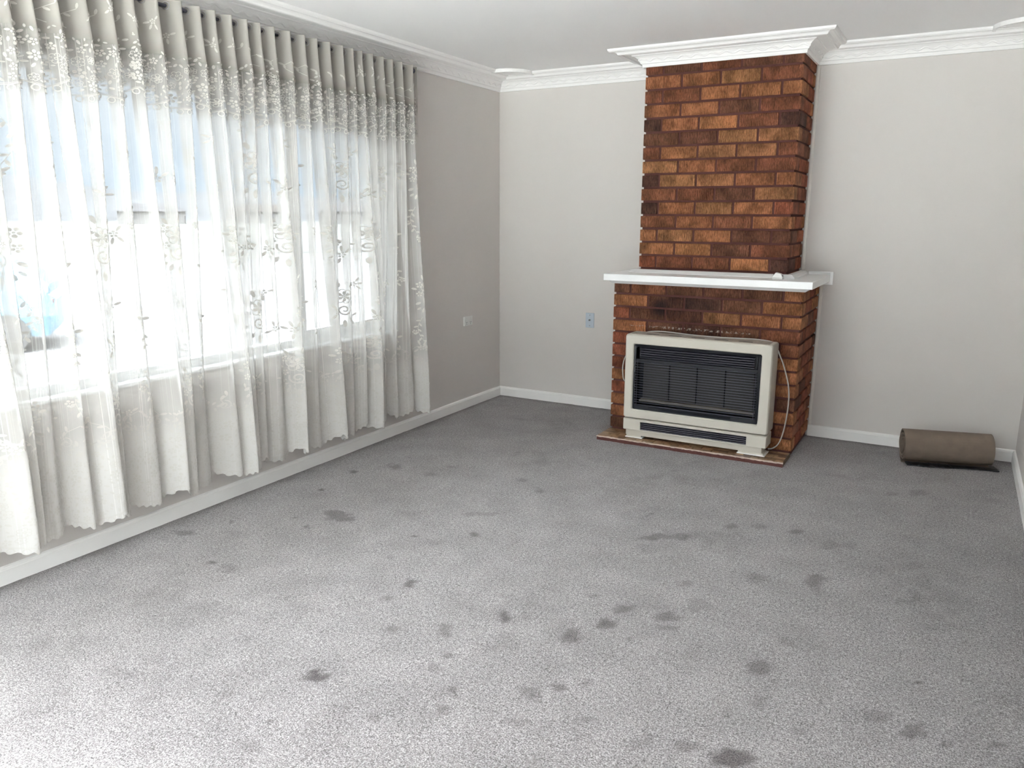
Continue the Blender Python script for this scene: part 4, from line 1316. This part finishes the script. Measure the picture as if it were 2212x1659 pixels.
# --- embroidery drawn in cloth coordinates, then laid on the folds
class Emb:
    def __init__(s): s.v = []; s.f = []
    def poly(s, pts):
        b = len(s.v); s.v.extend(pts); s.f.append(tuple(range(b, b + len(pts))))
    def petal(s, cx, cz, a, l, w, r0=0.0):
        """pointed oval from radius r0 to r0+l in direction a"""
        ca, sa = math.cos(a), math.sin(a)
        out = []
        for (u, q) in ((0, 0), (.25, .8), (.6, 1), (.9, .6), (1, 0), (.9, -.6), (.6, -1), (.25, -.8)):
            x = r0 + u * l; yv = q * w / 2
            out.append((cx + (x * ca - yv * sa) * K, cz + x * sa + yv * ca))
        s.poly(out)
    def ringstroke(s, pts, w):
        n = len(pts)
        for i in range(n - 1):
            (x0, z0), (x1, z1) = pts[i], pts[i + 1]
            dx, dz = (x1 - x0) / K, z1 - z0
            l = math.hypot(dx, dz) or 1e-6
            ox, oz = -dz / l * w / 2 * K, dx / l * w / 2
            s.poly([(x0 - ox, z0 - oz), (x1 - ox, z1 - oz), (x1 + ox, z1 + oz), (x0 + ox, z0 + oz)])
    def flower(s, cx, cz, r, n=6, rot=0.0, ring=True):
        for k in range(n):
            s.petal(cx, cz, rot + 2 * PI * k / n, r * .72, r * .56 * 6 / n, r * .30)
        if ring:
            s.poly([(cx + r * .2 * K * math.cos(2 * PI * k / 6), cz + r * .2 * math.sin(2 * PI * k / 6)) for k in range(6)])
    def outline_flower(s, cx, cz, r, n=6, rot=0.0, w=.0028):
        for k in range(n):
            a = rot + 2 * PI * k / n
            pc = (cx + K * r * .62 * math.cos(a), cz + r * .62 * math.sin(a))
            rr_ = r * .36
            s.ringstroke([(pc[0] + K * rr_ * math.cos(b_), pc[1] + rr_ * math.sin(b_)) for b_ in [a - 2.2 + 4.4 * j / 6 for j in range(7)]], w)
        s.ringstroke([(cx + K * r * .22 * math.cos(2 * PI * k / 6), cz + r * .22 * math.sin(2 * PI * k / 6)) for k in range(7)], w)
    def leafs(s, pts, l, w):
        """stem with alternating leaves"""
        s.ringstroke(pts, .0025)
        for i in range(1, len(pts)):
            a = math.atan2(pts[i][1] - pts[i - 1][1], (pts[i][0] - pts[i - 1][0]) / K)
            sd = 1 if i % 2 else -1
            s.petal(pts[i][0], pts[i][1], a + sd * .9, l, w)
    def spiral(s, cx, cz, r, turns=1.4, a0=0.0, w=.006, flip=1):
        n = 16
        pts = []
        for k in range(n + 1):
            t_ = k / n
            a = a0 + flip * t_ * turns * 2 * PI
            q = r * (1 - .8 * t_)
            pts.append((cx + K * q * math.cos(a), cz + q * math.sin(a)))
        s.ringstroke(pts, w)
    def build(s, name, off, mt, parent):
        P = np.array(s.v)
        q = cloth(P[:, 0], P[:, 1])
        e = 0.003
        du = cloth(P[:, 0] + e, P[:, 1]) - cloth(P[:, 0] - e, P[:, 1])
        nrm = np.stack([-du[:, 1], du[:, 0], np.zeros(len(P))], -1)
        nrm /= np.linalg.norm(nrm, axis=1, keepdims=True)
        sg = np.sign(nrm[:, 0]); sg[sg == 0] = 1
        q = q + nrm * sg[:, None] * off
        me = bpy.data.meshes.new(name)
        me.from_pydata(q.tolist(), [], s.f)
        o = obj(name, me, mt, parent)
        o['kind'] = 'stuff'
        return o
K = 0.43        # cloth is gathered: a shape is narrower along the rod than on the flat cloth
er = random.Random(3)
def lace_band(E, hemf, height, t0, t1):
    """dense floral border above a scalloped hem"""
    n = int((t1 - t0) / SC) + 1
    # bead row and line following the hem
    t = t0
    while t < t1:
        z = hemf(np.array([t + .00775]))[0]
        E.ringstroke([(t + .00775 + K * .0105 * math.cos(a), z + .0095 + .0110 * math.sin(a)) for a in [2 * PI * j / 9 for j in range(10)]], .0040)
        t += 0.0155
    base = lambda tt: hem_line(tt, hemf)
    tt = np.arange(t0, t1, .006)
    E.ringstroke([(x, base(x) + .024) for x in tt], .0036)
    E.ringstroke([(x, base(x) + .029) for x in tt], .0016)
    def free(x, z, r):
        for (a_, b_, c_) in placed:
            if ((x - a_) / K) ** 2 + (z - b_) ** 2 < (r + c_) ** 2: return False
        return True
    ncol = int((t1 - t0) / SC) + 2
    for k in range(int(t0 / SC) - 1, ncol):
        c = (k + .5) * SC
        placed = []
        lim = (c - SC / 2 - .004, c + SC / 2 + .004)
        def spot(n, r, zlo, zhi, fn):
            for _ in range(n):
                x = er.uniform(max(lim[0], t0 + r * K), min(lim[1], t1 - r * K)) if max(lim[0], t0 + r * K) < min(lim[1], t1 - r * K) else None
                if x is None: return
                z = base(x) + er.uniform(zlo, zhi)
                if free(x, z, r * .9):
                    placed.append((x, z, r)); fn(x, z, r)
        if not (t0 - SC < c < t1 + SC): continue
        def fl(x, z, r):
            q = er.random()
            if q < .45: E.flower(x, z, r, er.choice((5, 6)), er.uniform(0, 2))
            elif q < .8: E.outline_flower(x, z, r, er.choice((5, 6)), er.uniform(0, 2), .0026)
            else: E.outline_flower(x, z, r, 6, er.uniform(0, 2), .0024); E.flower(x, z, r * .55, 5, 0)
        def lf(x, z, r):
            a = er.uniform(0, PI)
            E.petal(x - K * r * math.cos(a), z - r * math.sin(a), a, 2 * r, r * .95)
        spot(16, .020, .046, height * .72, fl)
        spot(70, .0145, .044, height * .85, fl)
        spot(220, .0098, .040, height * .95, lf)
        spot(320, .0066, .036, height, lf)
        if height > .26:
            for sd in (-1, 1):
                if not (t0 + .06 < c + sd * .05 < t1 - .06): continue
                E.leafs([(c + sd * (.012 + .045 * math.sin(q * .55)), base(c) + .36 + q * .022) for q in range(6)], .026, .011)
                E.spiral(c + sd * .052, base(c) + .40, .024, 1.3, 1.57, .004, sd)
def hem_line(t, hemf):
    u = (t / SC) % 1.0
    z0, deep = (0.150, 0.048) if hemf is hem_c else (1.945, 0.066)
    return z0 + deep * (2 * u - 1) ** 2
def big_motif(E, c, z, sc=1.0, fl=1):
    def Q(dx, dz): return c + fl * dx * K * sc, z + dz * sc
    x, y = Q(0, .045); E.outline_flower(x, y, .045 * sc, 6, .2, .0042 * sc); E.flower(x, y, .030 * sc, 6, .5)
    for (dx, dz, r) in ((-.045, .075, .02), (.05, .07, .022), (.055, .01, .018), (-.05, .0, .018)):
        x, y = Q(dx, dz); E.flower(x, y, r * sc, 5, er.random())
    x, y = Q(0, -.035); E.spiral(x, y, .036 * sc, 1.5, 2.6 if fl > 0 else .5, .008 * sc, fl)
    for (dx, dz, a, l) in ((-.03, .095, 2.2, .035), (.02, .10, 1.2, .04), (-.06, .03, 2.9, .03), (.065, .04, .3, .03), (-.045, -.04, 3.6, .034), (.048, -.045, -.5, .034), (-.03, -.085, 4.2, .036), (.028, -.085, 5.2, .036), (0, -.095, 4.71, .045), (-.05, -.075, 3.9, .028), (.05, -.08, 5.6, .028)):
        x, y = Q(dx, dz); E.petal(x, y, a if fl > 0 else PI - a, l * sc, l * .5 * sc)
def garland(E, c, z, L, sway, fl=1):
    n = int(L / .020)
    pts = [(c + fl * K * sway * math.sin(PI * q / n * 1.2), z - L * q / n) for q in range(n + 1)]
    E.leafs(pts, .026, .012)
    E.flower(pts[-1][0], pts[-1][1] - .012, .020, 6)
    E.flower(pts[n // 2][0] + .008 * fl, pts[n // 2][1], .016, 5)
def sprig(E, c, z, s=1.0, a=1.57):
    E.flower(c, z, .015 * s, 5, er.random())
    for q in (-.9, 0, .9):
        E.petal(c, z, a + q, .032 * s, .011 * s, .014 * s)
    E.petal(c, z, a + PI + .4, .03 * s, .011 * s, .014 * s)

E1 = Emb()
lace_band(E1, hem_c, 0.40, 0.0, LT)
E1.build('hem_lace', 0.0016, M_lace, cur)
E2 = Emb()
lace_band(E2, hem_v, 0.24, VT0, LT)
# sparse work on the upper valance
t = 0.05
while t < LT:
    sprig(E2, t, 2.30 + er.uniform(-.03, .03), .8, er.uniform(0, 6))
    E2.leafs([(t + .04 + .02 * math.sin(q), 2.225 + q * .018) for q in range(5)], .024, .010)
    t += .105
v_off = 0.0062
E2.build('valance_lace', v_off, M_lace, cur)
E3 = Emb()
k = 0
t = 0.07
while t < LT - .05:
    z = (1.62, 0.98)[k % 2] if k % 3 else (1.30, 1.30)[k % 2]
    for zz in ((1.72, .98) if k % 2 == 0 else (1.36, .66)):
        big_motif(E3, t, zz + er.uniform(-.02, .02), 1.0, 1 if k % 4 < 2 else -1)
    for zz in ((1.55, .82) if k % 2 == 0 else (1.86, 1.18)):
        garland(E3, t + .02 * (-1) ** k, zz, .20, .03, (-1) ** k)
    for zz in ((1.22, .62) if k % 2 == 0 else (1.62, .92)):
        sprig(E3, t + er.uniform(-.03, .03), zz + er.uniform(-.05, .05), 1.2, er.uniform(1, 2.2))
    for q in range(6):
        sprig(E3, t + .085 + er.uniform(-.02, .02), .62 + q * .25 + er.uniform(-.05, .05), 1.0, er.uniform(0, 6))
    # tiny flower row at mid height
    t += .17; k += 1
E3.build('flower_motifs', 0.0015, M_lace, cur)
# eyelets where the cloth crosses the rod
ey_me = None
ph0 = phase1(np.array([0.0]))[0]; ph1 = phase1(np.array([LT]))[0]
kk = math.ceil(ph0 / PI)
while kk * PI <= ph1:
    # crossing of the rod: sin(p1)=0
    t = float(np.interp(kk * PI, np.arange(len(_w)) * 2 * PI, _w))
    if t > 0.004 and t < LT:
        q = cloth(np.array([t]), np.array([ZR]))[0]
        dq = cloth(np.array([t + .002]), np.array([ZR]))[0] - cloth(np.array([t - .002]), np.array([ZR]))[0]
        if ey_me is None:
            bm = bmesh.new()
            pts = []
            R_, r_ = .0155, .0030
            rows = []
            for i in range(20):
                a = 2 * PI * i / 20
                rows.append([bm.verts.new(((R_ + r_ * math.cos(b)) * math.cos(a), r_ * 1.2 * math.sin(b), (R_ + r_ * math.cos(b)) * math.sin(a))) for b in [2 * PI * j / 8 for j in range(8)]])
            for i in range(20):
                a_, b_ = rows[i], rows[(i + 1) % 20]
                for j in range(8):
                    bm.faces.new((a_[j], a_[(j + 1) % 8], b_[(j + 1) % 8], b_[j]))
            o = obj('eyelet', bm, M_eyelet, cur, smooth=True); ey_me = o.data
        else:
            o = bpy.data.objects.new('eyelet', ey_me); C.objects.link(o); o.parent = cur
        o.location = (q[0] + .002, q[1], q[2])
        # ring lies in the plane of the cloth there
        o.rotation_euler = (0, 0, math.atan2(dq[1], dq[0]))
    kk += 1
bpy.context.view_layer.update()
